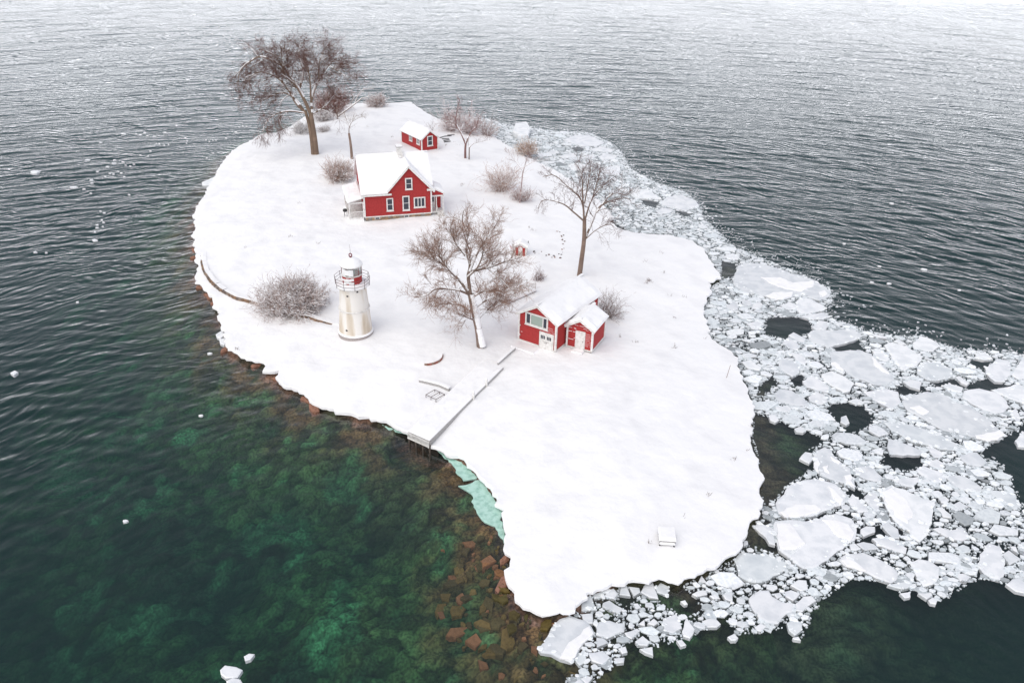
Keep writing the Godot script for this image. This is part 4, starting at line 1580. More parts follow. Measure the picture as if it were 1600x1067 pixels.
func build_dock() -> void:
	rng.seed = 306
	var a := Vector3(-8.15, 0, -71.35)
	var b := Vector3(-10.56, 0, -72.96)
	var far := Vector3(-0.95, 0, -84.93)
	var t := thing("dock", "snow covered wooden dock with white slatted front above dark water", "dock")
	var u := (b - a).normalized()
	var d := (far - a).normalized()
	var y := 1.35
	var s := Shape.new()
	var c := far + Vector3(u.x, 0, u.z) * 2.9
	s.hexa([b + Vector3.UP * (y - 0.18), a + Vector3.UP * (y - 0.18), far + Vector3.UP * (y + 0.75), c + Vector3.UP * (y + 0.75),
		b + Vector3.UP * y, a + Vector3.UP * y, far + Vector3.UP * (y + 0.95), c + Vector3.UP * (y + 0.95)])
	put(s, "deck", M.white, t)
	var sn := Shape.new()
	var q := [b + Vector3.UP * (y + 0.004), a + Vector3.UP * (y + 0.004), far + Vector3.UP * (y + 0.954), c + Vector3.UP * (y + 0.954)]
	snow_on(sn, q, Vector3.UP, 0.2)
	put(sn, "snow_cover", M.roof_snow, t)
	var sb := Shape.new()
	sb.beam(a + Vector3.UP * (y - 0.12) - u * 0.03, far + Vector3.UP * (y + 0.83) - u * 0.03, 0.08, 0.5)
	put(sb, "side_board", M.grey_wood, t)
	for k in 22:
		var p := a.lerp(b, (k + 0.5) / 22.0) - d * 0.05
		var m := Shape.new()
		m.beam(p + Vector3.UP * (y - 0.62), p + Vector3.UP * (y - 0.02), 0.075, 0.04, d)
		put(m, "slat", M.white, t)
	var rl := Shape.new()
	for yy in [y - 0.62, y + 0.0]:
		rl.beam(a + Vector3.UP * yy - d * 0.09, b + Vector3.UP * yy - d * 0.09, 0.05, 0.1)
	put(rl, "front_rail", M.white, t)
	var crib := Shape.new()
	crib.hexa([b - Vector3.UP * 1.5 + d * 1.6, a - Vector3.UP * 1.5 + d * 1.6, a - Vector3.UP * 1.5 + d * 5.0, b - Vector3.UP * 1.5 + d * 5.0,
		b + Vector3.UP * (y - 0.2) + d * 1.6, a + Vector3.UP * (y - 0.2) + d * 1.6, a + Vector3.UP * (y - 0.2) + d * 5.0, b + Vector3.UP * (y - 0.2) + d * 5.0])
	put(crib, "crib", M.shade_dark_timber, t)  # dark block, its colour carries the shade of the gap below the deck
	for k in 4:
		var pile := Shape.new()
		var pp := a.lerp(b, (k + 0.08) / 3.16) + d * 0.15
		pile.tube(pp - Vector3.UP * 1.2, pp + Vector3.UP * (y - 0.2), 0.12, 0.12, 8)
		put(pile, "pile", M.shade_dark_timber, t)
	for k in [0.56, 0.745]:
		var p: Vector3 = a.lerp(far, k) - u * 0.08 + Vector3.UP * (y + 0.9 * k - 0.3)
		var post := Shape.new()
		post.beam(p, p + Vector3.UP * 1.25, 0.2, 0.2, d)
		var o := put(post, "post", M.white, t)
		var cap := Shape.new()
		cap.beam(p + Vector3.UP * 1.25, p + Vector3.UP * 1.4, 0.22, 0.22, d)
		put(cap, "snow_cap", M.roof_snow, o)
	# ramp board up to the boathouse
	var r := thing("ramp_edge", "grey timber edge leading from the dock up to the boathouse", "timber edge")
	var g := Shape.new()
	g.beam(Vector3(-1.57, 2.25, -85.89), Vector3(0.41, 2.55, -89.24), 0.12, 0.5)
	put(g, "board", M.grey_wood, r)
	var gs := Shape.new()
	gs.beam(Vector3(-1.62, 2.56, -85.89), Vector3(0.36, 2.86, -89.24), 0.3, 0.12)
	put(gs, "snow_cap", M.roof_snow, r)

func build_stone_wall() -> void:
	rng.seed = 307
	var t := thing("stone_wall", "long curved brown stone retaining wall running to the lighthouse", "stone wall")
	var line := pts(STONE_WALL)
	var s := Shape.new()
	var cap := Shape.new()
	for i in line.size() - 1:
		var a := line[i]
		var b := line[i + 1]
		var out := (b - a).normalized().orthogonal()
		if inland(a + out) > inland(a - out):
			out = -out
		var n := maxi(1, int(a.distance_to(b) / 0.42))
		for k in n:
			var p := a.lerp(b, (k + 0.5) / n)
			var y := ground(p.x, p.y)
			var f: float = clampf((i + float(k) / n) / 3.0, 0.15, 1.0) * clampf((line.size() - 1 - i - float(k) / n) / 2.0, 0.2, 1.0)
			for row in 2:
				s.col = [Color(0.24, 0.16, 0.11), Color(0.32, 0.2, 0.13), Color(0.18, 0.14, 0.12), Color(0.3, 0.24, 0.2)][rng.randi() % 4]
				var h := 0.26 * f
				var c := Vector3(p.x, y - 0.1 + row * h, p.y) + Vector3(out.x, 0, out.y) * rng.randf_range(0.0, 0.1)
				var w := rng.randf_range(0.36, 0.55)
				var d := Vector3((b - a).normalized().x, 0, (b - a).normalized().y)
				s.beam(c - d * w * 0.5, c + d * w * 0.5, rng.randf_range(0.35, 0.5), h * rng.randf_range(0.85, 1.1))
			var cp := Vector3(p.x, y + 0.36 * f, p.y) - Vector3(out.x, 0, out.y) * 0.3
			var dd := Vector3((b - a).normalized().x, 0, (b - a).normalized().y)
			if rng.randf() < 0.9:
				cap.beam(cp - dd * 0.28, cp + dd * 0.28, 0.6, rng.randf_range(0.12, 0.2))
	var st := put(s, "stones", M.stone, t)
	st.set_meta("kind", "stuff")
	put(cap, "snow_cap", M.roof_snow, t)
	# ring of small rocks
	var arc := pts(ROCK_ARC)
	var rt := thing("rock_ring", "arc of small dark rocks edging a snowed-in garden bed", "rock edging")
	var rs := Shape.new()
	for i in arc.size() - 1:
		for k in 7:
			if rng.randf() < 0.6:
				continue
			var p := arc[i].lerp(arc[i + 1], rng.randf()) + Vector2(rng.randfn(0, 0.25), rng.randfn(0, 0.25))
			rs.col = [Color(0.2, 0.14, 0.12), Color(0.12, 0.11, 0.11), Color(0.3, 0.16, 0.12)][rng.randi() % 3]
			var r := rng.randf_range(0.05, 0.16)
			var y := ground(p.x, p.y)
			rs.plate(blob(p, r, 6, 0.3), y - 0.1, y + r * 0.9, r * 0.4)
	var ro := put(rs, "rocks", M.stone, rt)
	ro.set_meta("kind", "stuff")

func build_small_things() -> void:
	rng.seed = 308
	# low snow capped timber wall and a metal frame near the dock
	var w := thing("timber_wall", "low snow capped timber wall left of the dock", "timber wall")
	var line := [Vector3(-10.37, 0, -82.43), Vector3(-9.2, 0, -82.0), Vector3(-8.0, 0, -81.5), Vector3(-6.83, 0, -80.64)]
	for i in 3:
		var a: Vector3 = line[i] + Vector3.UP * 1.75
		var b: Vector3 = line[i + 1] + Vector3.UP * 1.75
		var s := Shape.new()
		s.beam(a, b, 0.22, 0.6)
		put(s, "timber", M.grey_wood, w)
		var c := Shape.new()
		c.beam(a + Vector3.UP * 0.38 + Vector3(0.05, 0, -0.1), b + Vector3.UP * 0.38 + Vector3(0.05, 0, -0.1), 0.42, 0.16)
		put(c, "snow_cap", M.roof_snow, w)
	var f := thing("metal_frame", "thin dark metal ladder-like frame standing in the snow near the dock", "metal frame", spot(-8.29, -79.51), deg_to_rad(-38.0))
	for x in [0.0, 0.75, 1.5]:
		var s := Shape.new()
		s.tube(Vector3(x - 0.75, 0.3, -0.7), Vector3(x - 0.75, 0.3, 0.7), 0.035, 0.035, 6)
		s.tube(Vector3(x - 0.75, -0.2, 0.7), Vector3(x - 0.75, 0.3, 0.7), 0.035, 0.035, 6)
		s.tube(Vector3(x - 0.75, -0.2, -0.7), Vector3(x - 0.75, 0.3, -0.7), 0.035, 0.035, 6)
		put(s, "cross_bar", M.metal, f)
	for z in [-0.7, 0.7]:
		var s := Shape.new()
		s.tube(Vector3(-0.75, 0.3, z), Vector3(0.75, 0.3, z), 0.035, 0.035, 6)
		put(s, "side_bar", M.metal, f)
	# snow covered bench table near the tip
	var b := thing("snowy_table", "small table buried under a block of snow on the near field", "table", spot(13.98, -57.5), deg_to_rad(-4.0))
	box_part(b, "table_top", Vector3(-0.72, 0.42, -0.75), Vector3(0.72, 0.5, 0.75), M.grey_wood)
	for x in [-0.62, 0.62]:
		for z in [-0.62, 0.66]:
			box_part(b, "leg", Vector3(x - 0.05, -0.3, z - 0.05), Vector3(x + 0.05, 0.42, z + 0.05), M.dark)
	box_part(b, "lower_shelf", Vector3(-0.66, 0.1, -0.6), Vector3(0.66, 0.16, 0.7), M.grey_wood)
	var sc := Shape.new()
	sc.slab([Vector3(-0.74, 0.505, 0.77), Vector3(0.74, 0.505, 0.77), Vector3(0.74, 0.505, -0.77), Vector3(-0.74, 0.505, -0.77)], Vector3.UP * 0.36, 0.12)
	put(sc, "snow_cover", M.roof_snow, b)
	var sh := Shape.new()
	sh.slab([Vector3(-0.68, 0.165, 0.85), Vector3(0.68, 0.165, 0.85), Vector3(0.68, 0.165, 0.4), Vector3(-0.68, 0.165, 0.4)], Vector3.UP * 0.2, 0.06)
	put(sh, "shelf_snow", M.roof_snow, b)
	# marker pole
	var mp := thing("marker_pole", "thin brown stake leaning in the snow near the right shore", "stake", spot(25.25, -86.21))
	var ms := Shape.new()
	ms.tube(Vector3(0, -0.4, 0), Vector3(0.25, 1.7, 0), 0.035, 0.025, 5)
	put(ms, "stake", M.wood, mp)
	# dark wood pile by the rear shed
	for i in 6:
		var l := Shape.new()
		var p := spot(-16.0 + rng.randf_range(-0.8, 1.8), -186.0 + i * 1.2, 0.15)
		var d := Vector3(rng.randf_range(0.4, 1.0), rng.randf_range(-0.1, 0.1), rng.randf_range(-0.7, 0.2)).normalized()
		l.col = Color(1, 1, 1)
		l.tube(p - d * 0.8, p + d * 0.8, 0.1, 0.08, 7)
		var o := put(l, "fallen_log", M.dark)
		tag(o, "dark fallen log half buried in snow right of the rear shed", "log", "logs by the rear shed")
	# curved brick edging by the middle tree
	var e := thing("brick_edging", "short curved red-brown brick edging holding a bank of snow", "brick edging")
	for i in 12:
		var a := -0.15 + i * 0.16
		var p := Vector3(-9.9 + cos(a) * 1.7, 0, -87.6 + sin(a) * 1.9)
		var s := Shape.new()
		s.col = [Color(0.36, 0.13, 0.1), Color(0.28, 0.12, 0.09), Color(0.3, 0.2, 0.16)][i % 3]
		var y := ground(p.x, p.z)
		var d := Vector3(-sin(a), 0, cos(a))
		s.beam(p + Vector3.UP * (y + 0.04) - d * 0.14, p + Vector3.UP * (y + 0.04) + d * 0.14, 0.2, 0.35)
		put(s, "brick", M.stone, e)
	var es := Shape.new()
	for i in 12:
		var a := -0.15 + i * 0.16
		var p := Vector3(-9.95 + cos(a) * 1.55, 0, -87.7 + sin(a) * 1.75)
		var d := Vector3(-sin(a), 0, cos(a))
		es.beam(p + Vector3.UP * (ground(p.x, p.z) + 0.22) - d * 0.2, p + Vector3.UP * (ground(p.x, p.z) + 0.22) + d * 0.2, 0.45, 0.18)
	put(es, "snow_cap", M.roof_snow, e)
	# dark objects by the left porch and house corner
	var g := thing("garden_grill", "small dark grill standing beside the left porch", "grill", spot(-27.9, -132.5))
	var gs := Shape.new()
	gs.lathe([Vector2(0.0, 0.75), Vector2(0.3, 0.85), Vector2(0.38, 1.05), Vector2(0.3, 1.25), Vector2(0.0, 1.35)], 14)
	put(gs, "bowl", M.dark, g)
	for k in 3:
		var l := Shape.new()
		l.tube(Vector3(cos(k * 2.1) * 0.35, -0.2, sin(k * 2.1) * 0.35), Vector3(cos(k * 2.1) * 0.2, 0.85, sin(k * 2.1) * 0.2), 0.03, 0.03, 5)
		put(l, "leg", M.metal, g)
	# sprigs of dead grass poking through the snow
	var clumps := [[19.43, -111.46], [-11.51, -130.7], [24.0, -108.0], [22.0, -115.0], [21.5, -101.0], [24.6, -96.0], [20.0, -92.0], [16.0, -60.5], [18.8, -64.0], [24.5, -72.0], [22.7, -70.0], [25.8, -76.5], [12.5, -57.2], [-33.5, -90.5], [-34.6, -88.8], [-32.2, -87.2], [-24.5, -80.5], [-30.0, -121.0], [-37.0, -139.0], [-41.0, -120.0], [-35.0, -124.0], [-10.0, -150.0], [-9.8, -151.0], [2.3, -130.5], [2.9, -129.0], [1.2, -104.5], [-0.2, -106.0], [0.4, -110.2], [0.0, -108.2], [13.5, -94.0], [15.4, -93.0], [-33.4, -190.0], [-27.0, -182.0], [-22.5, -188.0], [-12.5, -178.0], [-13.4, -180.5], [-15.0, -177.5], [13.5, -128.0], [21.8, -107.5], [19.7, -118.5], [22.7, -122.5]]
	for cl in clumps:
		var s := Shape.new()
		var base := spot(cl[0], cl[1])
		for k in rng.randi_range(3, 9):
			s.col = Color(0.16, 0.11, 0.08) * rng.randf_range(0.6, 1.3)
			var d := Vector3(rng.randfn(0, 0.5), 1.0, rng.randfn(0, 0.5)).normalized()
			var p := Vector3(rng.randfn(0, 0.18), -0.05, rng.randfn(0, 0.18))
			s.tube(p, p + d * rng.randf_range(0.15, 0.55), 0.022, 0.008, 3)
		var o := put(s, "dry_weeds", M.bark)
		o.position = base
		tag(o, "few dry weed stalks poking out of the snow", "weeds", "dry weeds in the snow")

# ---------------------------------------------------------------- trees and bushes

class Plant:
	var trunk := Shape.new()
	var crown := Shape.new()
	var snow := Shape.new()
	var rng := RandomNumberGenerator.new()
	var bark := Color(0.16, 0.11, 0.085)
	var tip := Color(0.17, 0.085, 0.07)
	var droop := 0.0
	var lift := 0.25
	var kids := [6, 4]
	var ratio := 0.5
	var wander := 0.25
	var snow_from := 0.02
	var snow_share := 1.0
	var thin := 0.009

	func limb(p: Array, r0: float, r1: float, count: int, reach: float, in_trunk := false) -> void:
		var curve := Curve3D.new()
		for i in p.size():
			var d: Vector3 = (p[mini(i + 1, p.size() - 1)] - p[maxi(i - 1, 0)]) * 0.18
			curve.add_point(p[i], -d, d)
		var length := curve.get_baked_length()
		var n := maxi(4, int(length / 0.6))
		var shape := trunk if in_trunk else crown
		for i in n:
			var a := curve.sample_baked(length * i / n)
			var b := curve.sample_baked(length * (i + 1) / n)
			var ra := lerpf(r0, r1, float(i) / n)
			var rb := lerpf(r0, r1, float(i + 1) / n)
			shape.col = bark * rng.randf_range(0.85, 1.15)
			shape.tube(a, b + (b - a) * 0.04, ra, rb, 7 if ra > 0.08 else 5)
			if ra > snow_from and rng.randf() < snow_share:
				snow.ridge(a, b, ra, rb)
		for i in count:
			var t := clampf((i + rng.randf()) / count * 0.72 + 0.28, 0.0, 1.0)
			var a := curve.sample_baked(length * t)
			var d := (curve.sample_baked(minf(length, length * t + 0.3)) - curve.sample_baked(maxf(0.0, length * t - 0.3))).normalized()
			var side := Vector3(rng.randfn(), rng.randfn(), rng.randfn())
			side = (side - d * side.dot(d)).normalized()
			twig(a, (d * rng.randf_range(0.4, 1.1) + side * rng.randf_range(0.5, 1.1) + Vector3.UP * lift).normalized(), reach * rng.randf_range(0.55, 1.25) * (1.15 - 0.45 * t), maxf(lerpf(r0, r1, t) * 0.45, thin * 1.8), 0)

	func twig(a: Vector3, d: Vector3, length: float, r: float, level: int) -> void:
		var n := 3 if level < 2 else 2
		var p := a
		var at := []
		for i in n:
			d = (d + Vector3(rng.randfn(), rng.randfn(), rng.randfn()) * wander - Vector3.UP * droop * (0.5 + 0.5 * level) + Vector3.UP * lift * 0.3).normalized()
			var q := p + d * length / n
			var ra := maxf(r * (1.0 - 0.65 * i / n), thin * 0.8)
			var rb := maxf(r * (1.0 - 0.65 * (i + 1) / n), thin * 0.6)
			crown.col = bark.lerp(tip, clampf(level * 0.5 + 0.15, 0.0, 1.0)) * rng.randf_range(0.8, 1.2)
			crown.tube(p, q, ra, rb, 4 if ra > 0.04 else 3)
			if ra > snow_from and rng.randf() < snow_share:
				snow.ridge(p, q, ra, rb)
			at.append([p, q, d])
			p = q
		if level < kids.size():
			for i in kids[level]:
				var e: Array = at[mini(n - 1, int(n * (0.15 + 0.85 * (i + rng.randf()) / kids[level])))]
				var side := Vector3(rng.randfn(), rng.randfn(), rng.randfn()).normalized()
				twig(e[0].lerp(e[1], rng.randf()), (e[2] * 0.9 + side * 0.75).normalized(), length * ratio * rng.randf_range(0.6, 1.3), maxf(r * 0.5, thin), level + 1)

func plant_out(pl: Plant, called: String, label: String, category: String, at: Vector3, group := "", crown_name := "crown") -> Node3D:
	var t := thing(called, label, category, at, 0.0, group)
	if pl.trunk.v.size():
		put(pl.trunk, "trunk", M.bark, t)
	var cr := put(pl.crown, crown_name, M.bark, t)
	if pl.snow.v.size():
		put(pl.snow, "branch_snow", M.roof_snow, t).set_meta("kind", "stuff")
	return t

func path3(a: Array, spread: float, r: RandomNumberGenerator) -> Array:
	var out := []
	var k := r.randf_range(-1.0, 1.0) * spread
	for i in range(0, a.size(), 2):
		out.append(Vector3(a[i], a[i + 1], k * float(i) / maxf(a.size() - 2, 1.0)))
	return out

func squash(p: Array, k: float) -> Array:
	var out := []
	for v in p:
		out.append(Vector3(v.x, v.y * k if v.y > 9.0 else v.y - (1.0 - k) * maxf(v.y - 7.0, 0.0), v.z))
	return out

func build_trees() -> void:
	# the old elm on the far left
	var e := Plant.new()
	e.rng.seed = 900
	e.bark = Color(0.19, 0.135, 0.10)
	e.tip = Color(0.15, 0.08, 0.068)
	e.kids = [6, 5, 4]
	e.ratio = 0.6
	e.snow_share = 0.6
	e.lift = 0.12
	e.snow_from = 0.03
	e.thin = 0.0115
	e.limb([Vector3(0.1, -0.8, 0), Vector3(0.05, 3.0, 0), Vector3(-0.15, 6, 0), Vector3(-0.3, 8.3, 0)], 0.62, 0.45, 0, 0, true)
	e.limb([Vector3(-0.5, -0.8, 0.1), Vector3(-0.55, 3.0, 0.1), Vector3(-0.8, 6, 0), Vector3(-1.3, 8.6, 0)], 0.42, 0.3, 0, 0, true)
	for l in [[[-0.25, 8.0, -2.1, 13.7, -4.6, 18.2, -5.9, 20.6, -8.0, 21.8], 0.38], [[-2.1, 13.7, -1.3, 17.2, -2.1, 20.2, -1.9, 22.6], 0.25], [[0.0, 8.4, 0.0, 12.0, 1.9, 16.0, 4.0, 18.8, 6.6, 20.0], 0.3],
		[[1.9, 16.0, 2.1, 19.2, 3.2, 21.8], 0.16], [[-1.3, 8.5, -2.9, 10.6, -4.8, 14.3, -7.2, 16.4, -10.5, 16.6, -13.2, 13.6], 0.28], [[-1.3, 8.3, -3.5, 11.8, -6.2, 12.6, -8.6, 11.4, -10.5, 10.6], 0.2],
		[[-4.6, 18.2, -8.6, 20.0, -11.3, 18.9, -13.6, 16.8, -14.4, 13.6], 0.2], [[0.2, 8.2, 2.2, 9.8, 3.8, 11.8], 0.15], [[-1.0, 8.2, -4.0, 9.4, -6.2, 8.6, -8.0, 7.4, -9.2, 5.2], 0.16],
		[[-2.1, 13.7, -4.5, 17.0, -4.4, 20.6, -4.0, 22.4], 0.18], [[0.0, 12.0, 0.6, 16.5, 0.4, 20.5], 0.2], [[-4.8, 14.3, -8.0, 18.4, -9.8, 20.6], 0.16], [[4.0, 18.8, 5.6, 18.4, 7.8, 17.8], 0.1]]:
		e.droop = 0.2 if l[0][l[0].size() - 2] < -8.5 else 0.02
		e.limb(squash(path3(l[0], 5.0, e.rng), 0.93), l[1], 0.05, 15, 3.7)
	plant_out(e, "elm_tree", "biggest bare tree, dark spreading crown over the far left water", "tree", spot(-40.53, -168.46))
	# the tall forked tree behind the boathouse
	var f := Plant.new()
	f.rng.seed = 901
	f.bark = Color(0.21, 0.15, 0.12)
	f.tip = Color(0.17, 0.10, 0.09)
	f.kids = [6, 5]
	f.ratio = 0.58
	f.snow_from = 0.06
	f.snow_share = 0.5
	f.thin = 0.011
	f.limb([Vector3(-0.1, -0.8, 0), Vector3(0.1, 2.5, 0), Vector3(0.26, 5.5, 0), Vector3(0.13, 8.5, 0)], 0.38, 0.26, 0, 0, true)
	for l in [[[0.3, 5.3, 1.3, 8.0, 2.1, 9.9, 3.9, 10.8, 5.9, 11.0, 6.7, 10.4], 0.17], [[0.5, 5.6, 1.8, 7.1, 3.4, 8.1, 4.2, 7.9], 0.07], [[0.13, 8.2, -1.5, 9.7, -3.1, 11.0, -5.7, 11.6, -6.4, 10.4], 0.13], [[0.13, 8.2, -0.5, 11.3, -2.6, 13.4, -4.4, 14.8, -5.9, 14.6], 0.14],
		[[0.1, 8.4, -0.3, 11.9, -0.5, 14.4, -1.5, 15.8], 0.15], [[0.2, 8.4, 1.0, 11.3, 2.3, 13.0, 3.6, 14.0], 0.13], [[0.0, 10.8, 0.3, 13.8, 0.5, 15.6], 0.1], [[1.8, 9.6, 3.6, 12.3, 5.5, 12.2], 0.09], [[1.0, 11.3, 1.5, 13.4, 1.9, 15.2], 0.07]]:
		f.limb(path3(l[0], 3.0, f.rng), l[1], 0.035, 10, 2.1)
	plant_out(f, "forked_tree", "tall bare forked tree rising behind the boathouse roof", "tree", spot(9.45, -111.83))
	# the broad tree in the middle
	var c := Plant.new()
	c.rng.seed = 902
	c.bark = Color(0.2, 0.145, 0.12)
	c.tip = Color(0.36, 0.235, 0.185)
	c.ratio = 0.58
	c.kids = [9, 6]
	c.snow_from = 0.035
	c.snow_share = 0.55
	c.thin = 0.0115
	c.lift = 0.2
	c.limb([Vector3(0.0, -0.8, 0), Vector3(-0.3, 2.0, 0), Vector3(-0.8, 4.4, 0), Vector3(-1.3, 6.9, 0)], 0.52, 0.34, 0, 0, true)
	for k in 14:
		var a := Vector3(-1.3, 6.9, 0) * (k / 14.0) + Vector3(0.17, 0.12, 0.13)
		var b := Vector3(-1.3, 6.9, 0) * ((k + 1) / 14.0) + Vector3(0.17, 0.12, 0.13)
		var r := lerpf(0.47, 0.27, k / 14.0) * c.rng.randf_range(0.9, 1.05)
		c.snow.tube(a, b, r, r * 0.97, 8)
	for l in [[[-1.3, 6.7, -1.6, 9.1, -1.4, 10.0, -1.9, 11.8, -1.8, 13.3, -2.4, 14.8, -2.3, 15.8], 0.24], [[-1.4, 9.8, -0.3, 12.2, 1.0, 13.8, 1.75, 14.8], 0.15], [[-1.2, 9.8, 1.3, 10.7, 2.9, 11.6, 4.3, 12.2], 0.14], [[0.6, 10.3, 1.6, 9.6, 2.7, 8.8, 3.5, 8.2], 0.08],
		[[-1.4, 6.8, -2.5, 8.7, -3.7, 10.2, -4.8, 12.2, -4.6, 13.8], 0.18], [[-2.5, 8.5, -4.1, 9.8, -6.4, 10.9, -7.3, 10.5], 0.12], [[-1.4, 6.8, -3.0, 7.2, -5.4, 7.0, -6.5, 6.0, -8.1, 5.4], 0.14], [[-0.9, 4.4, -2.5, 4.9, -4.1, 4.6, -5.6, 3.7], 0.12], [[-0.9, 5.0, 0.6, 5.9, 1.9, 6.2, 3.0, 5.5], 0.12], [[-0.6, 3.4, 0.8, 4.2, 1.9, 4.5], 0.09],
		[[-0.6, 3.4, -1.8, 4.6, -2.6, 5.6], 0.1], [[-1.9, 11.8, -3.0, 13.2, -3.6, 14.8], 0.1], [[-1.6, 9.1, -0.4, 10.8, 0.2, 13.0, 0.0, 14.8], 0.12], [[-1.2, 6.4, 0.4, 7.6, 2.2, 7.6], 0.11], [[-3.7, 10.2, -5.4, 11.0, -6.2, 12.4], 0.09]]:
		c.limb(path3(l[0], 4.5, c.rng), l[1], 0.04, 14, 2.5)
	plant_out(c, "broad_tree", "broad bare tree with snow on its leaning trunk, left of the boathouse", "tree", spot(-3.69, -90.08))
	# the broken sapling
	var s := Plant.new()
	s.rng.seed = 903
	s.bark = Color(0.22, 0.16, 0.13)
	s.tip = Color(0.3, 0.24, 0.21)
	s.kids = [4, 3]
	s.snow_from = 0.02
	s.limb([Vector3(0.1, -0.6, 0), Vector3(0.05, 2.5, 0), Vector3(-0.15, 5.0, 0)], 0.3, 0.22, 0, 0, true)
	s.limb(path3([-0.15, 4.6, 0.0, 6.2, 0.8, 7.6, 1.5, 8.6], 1.0, s.rng), 0.1, 0.03, 8, 1.8)
	s.limb(path3([0.1, 6.4, -0.6, 8.0, -1.0, 9.6], 1.0, s.rng), 0.07, 0.02, 8, 1.6)
	s.limb(path3([0.6, 7.3, 1.8, 8.0, 3.2, 8.3], 1.0, s.rng), 0.05, 0.02, 7, 1.5)
	plant_out(s, "broken_tree", "thin bare tree with a thick broken stub trunk behind the house bush", "tree", spot(-32.67, -164.92))
	# the two stem tree by the rear shed and its thin neighbour
	var y := Plant.new()
	y.rng.seed = 904
	y.bark = Color(0.22, 0.13, 0.12)
	y.tip = Color(0.26, 0.13, 0.12)
	y.kids = [6, 4]
	y.snow_share = 0.5
	y.limb([Vector3(0, -0.6, 0), Vector3(0, 1.8, 0), Vector3(0.1, 3.0, 0)], 0.26, 0.2, 0, 0, true)
	y.limb(path3([0.05, 2.8, -0.8, 5.0, -1.8, 7.0, -1.6, 9.6, -1.0, 11.8], 1.0, y.rng), 0.17, 0.04, 14, 2.2)
	y.limb(path3([0.1, 2.8, 0.9, 4.8, 2.1, 6.4, 2.8, 8.4], 1.0, y.rng), 0.14, 0.04, 12, 2.2)
	y.limb(path3([-1.4, 6.2, -2.8, 7.2, -4.4, 7.8], 1.0, y.rng), 0.07, 0.03, 8, 1.6)
	plant_out(y, "two_stem_tree", "reddish bare tree forking into two stems right of the rear shed", "tree", spot(-10.39, -168.69))
	var y2 := Plant.new()
	y2.rng.seed = 905
	y2.kids = [4, 3]
	y2.tip = Color(0.28, 0.19, 0.17)
	y2.limb([Vector3(0, -0.6, 0), Vector3(0.05, 2.4, 0)], 0.13, 0.1, 0, 0, true)
	y2.limb(path3([0.05, 2.3, 0.8, 3.2, 2.4, 3.8, 4.2, 4.2], 1.0, y2.rng), 0.07, 0.02, 9, 1.3)
	y2.limb(path3([0.05, 2.3, -0.2, 3.6, 0.6, 5.0], 1.0, y2.rng), 0.05, 0.02, 6, 1.1)
	plant_out(y2, "young_tree", "thin young bare tree close beside the two-stem tree", "tree", spot(-9.6, -168.0))
	# leaning snowy tree on the far left point
	var l := Plant.new()
	l.rng.seed = 906
	l.kids = [5, 3]
	l.snow_from = 0.012
	l.tip = Color(0.3, 0.25, 0.23)
	l.limb(path3([-0.6, -0.4, 1.5, 1.2, 4.0, 3.0, 6.0, 4.6], 0.5, l.rng), 0.17, 0.1, 0, 0, true)
	l.limb(path3([4.0, 3.0, 5.0, 5.0, 6.2, 6.4, 8.6, 6.6], 1.5, l.rng), 0.09, 0.03, 9, 1.8)
	l.limb(path3([5.8, 4.4, 7.8, 5.0, 9.6, 5.2], 1.5, l.rng), 0.08, 0.03, 9, 1.6)
	l.limb(path3([3.0, 2.3, 3.6, 4.4, 3.2, 6.2], 1.5, l.rng), 0.07, 0.03, 8, 1.6)
	plant_out(l, "leaning_tree", "small snowy tree leaning right over the far left point", "tree", spot(-42.26, -200.81))
	# birch-like grove tree on the far slope
	var g := Plant.new()
	g.rng.seed = 907
	g.bark = Color(0.36, 0.28, 0.27)
	g.tip = Color(0.36, 0.25, 0.23)
	g.kids = [5, 3]
	g.snow_from = 0.02
	g.limb([Vector3(0, -0.6, 0), Vector3(0.2, 3.0, 0), Vector3(0.4, 5.5, 0)], 0.13, 0.1, 0, 0, true)
	g.limb(path3([0.4, 5.3, 0.9, 7.5, 1.3, 9.4], 0.6, g.rng), 0.09, 0.03, 9, 1.9)
	g.limb(path3([0.4, 5.6, -1.2, 7.6, -2.6, 9.0], 0.6, g.rng), 0.06, 0.02, 8, 1.7)
	g.limb(path3([0.6, 6.4, 2.2, 7.4, 3.4, 7.6], 0.6, g.rng), 0.06, 0.02, 8, 1.7)
	g.limb(path3([0.2, 3.4, -0.8, 4.6, -1.5, 6.0], 0.6, g.rng), 0.05, 0.02, 8, 1.4)
	plant_out(g, "pale_tree", "slender pale bare tree on the far slope above the playhouse", "tree", spot(0.71, -142.67))
	var d := Plant.new()
	d.rng.seed = 908
	d.bark = Color(0.2, 0.15, 0.13)
	d.limb([Vector3(0, -0.4, 0), Vector3(-0.1, 1.6, 0), Vector3(0.1, 2.8, 0)], 0.24, 0.16, 3, 0.5)
	plant_out(d, "dead_stump", "short dead tree stump standing on the far left point", "stump", spot(-41.9, -198.5), "", "stem")

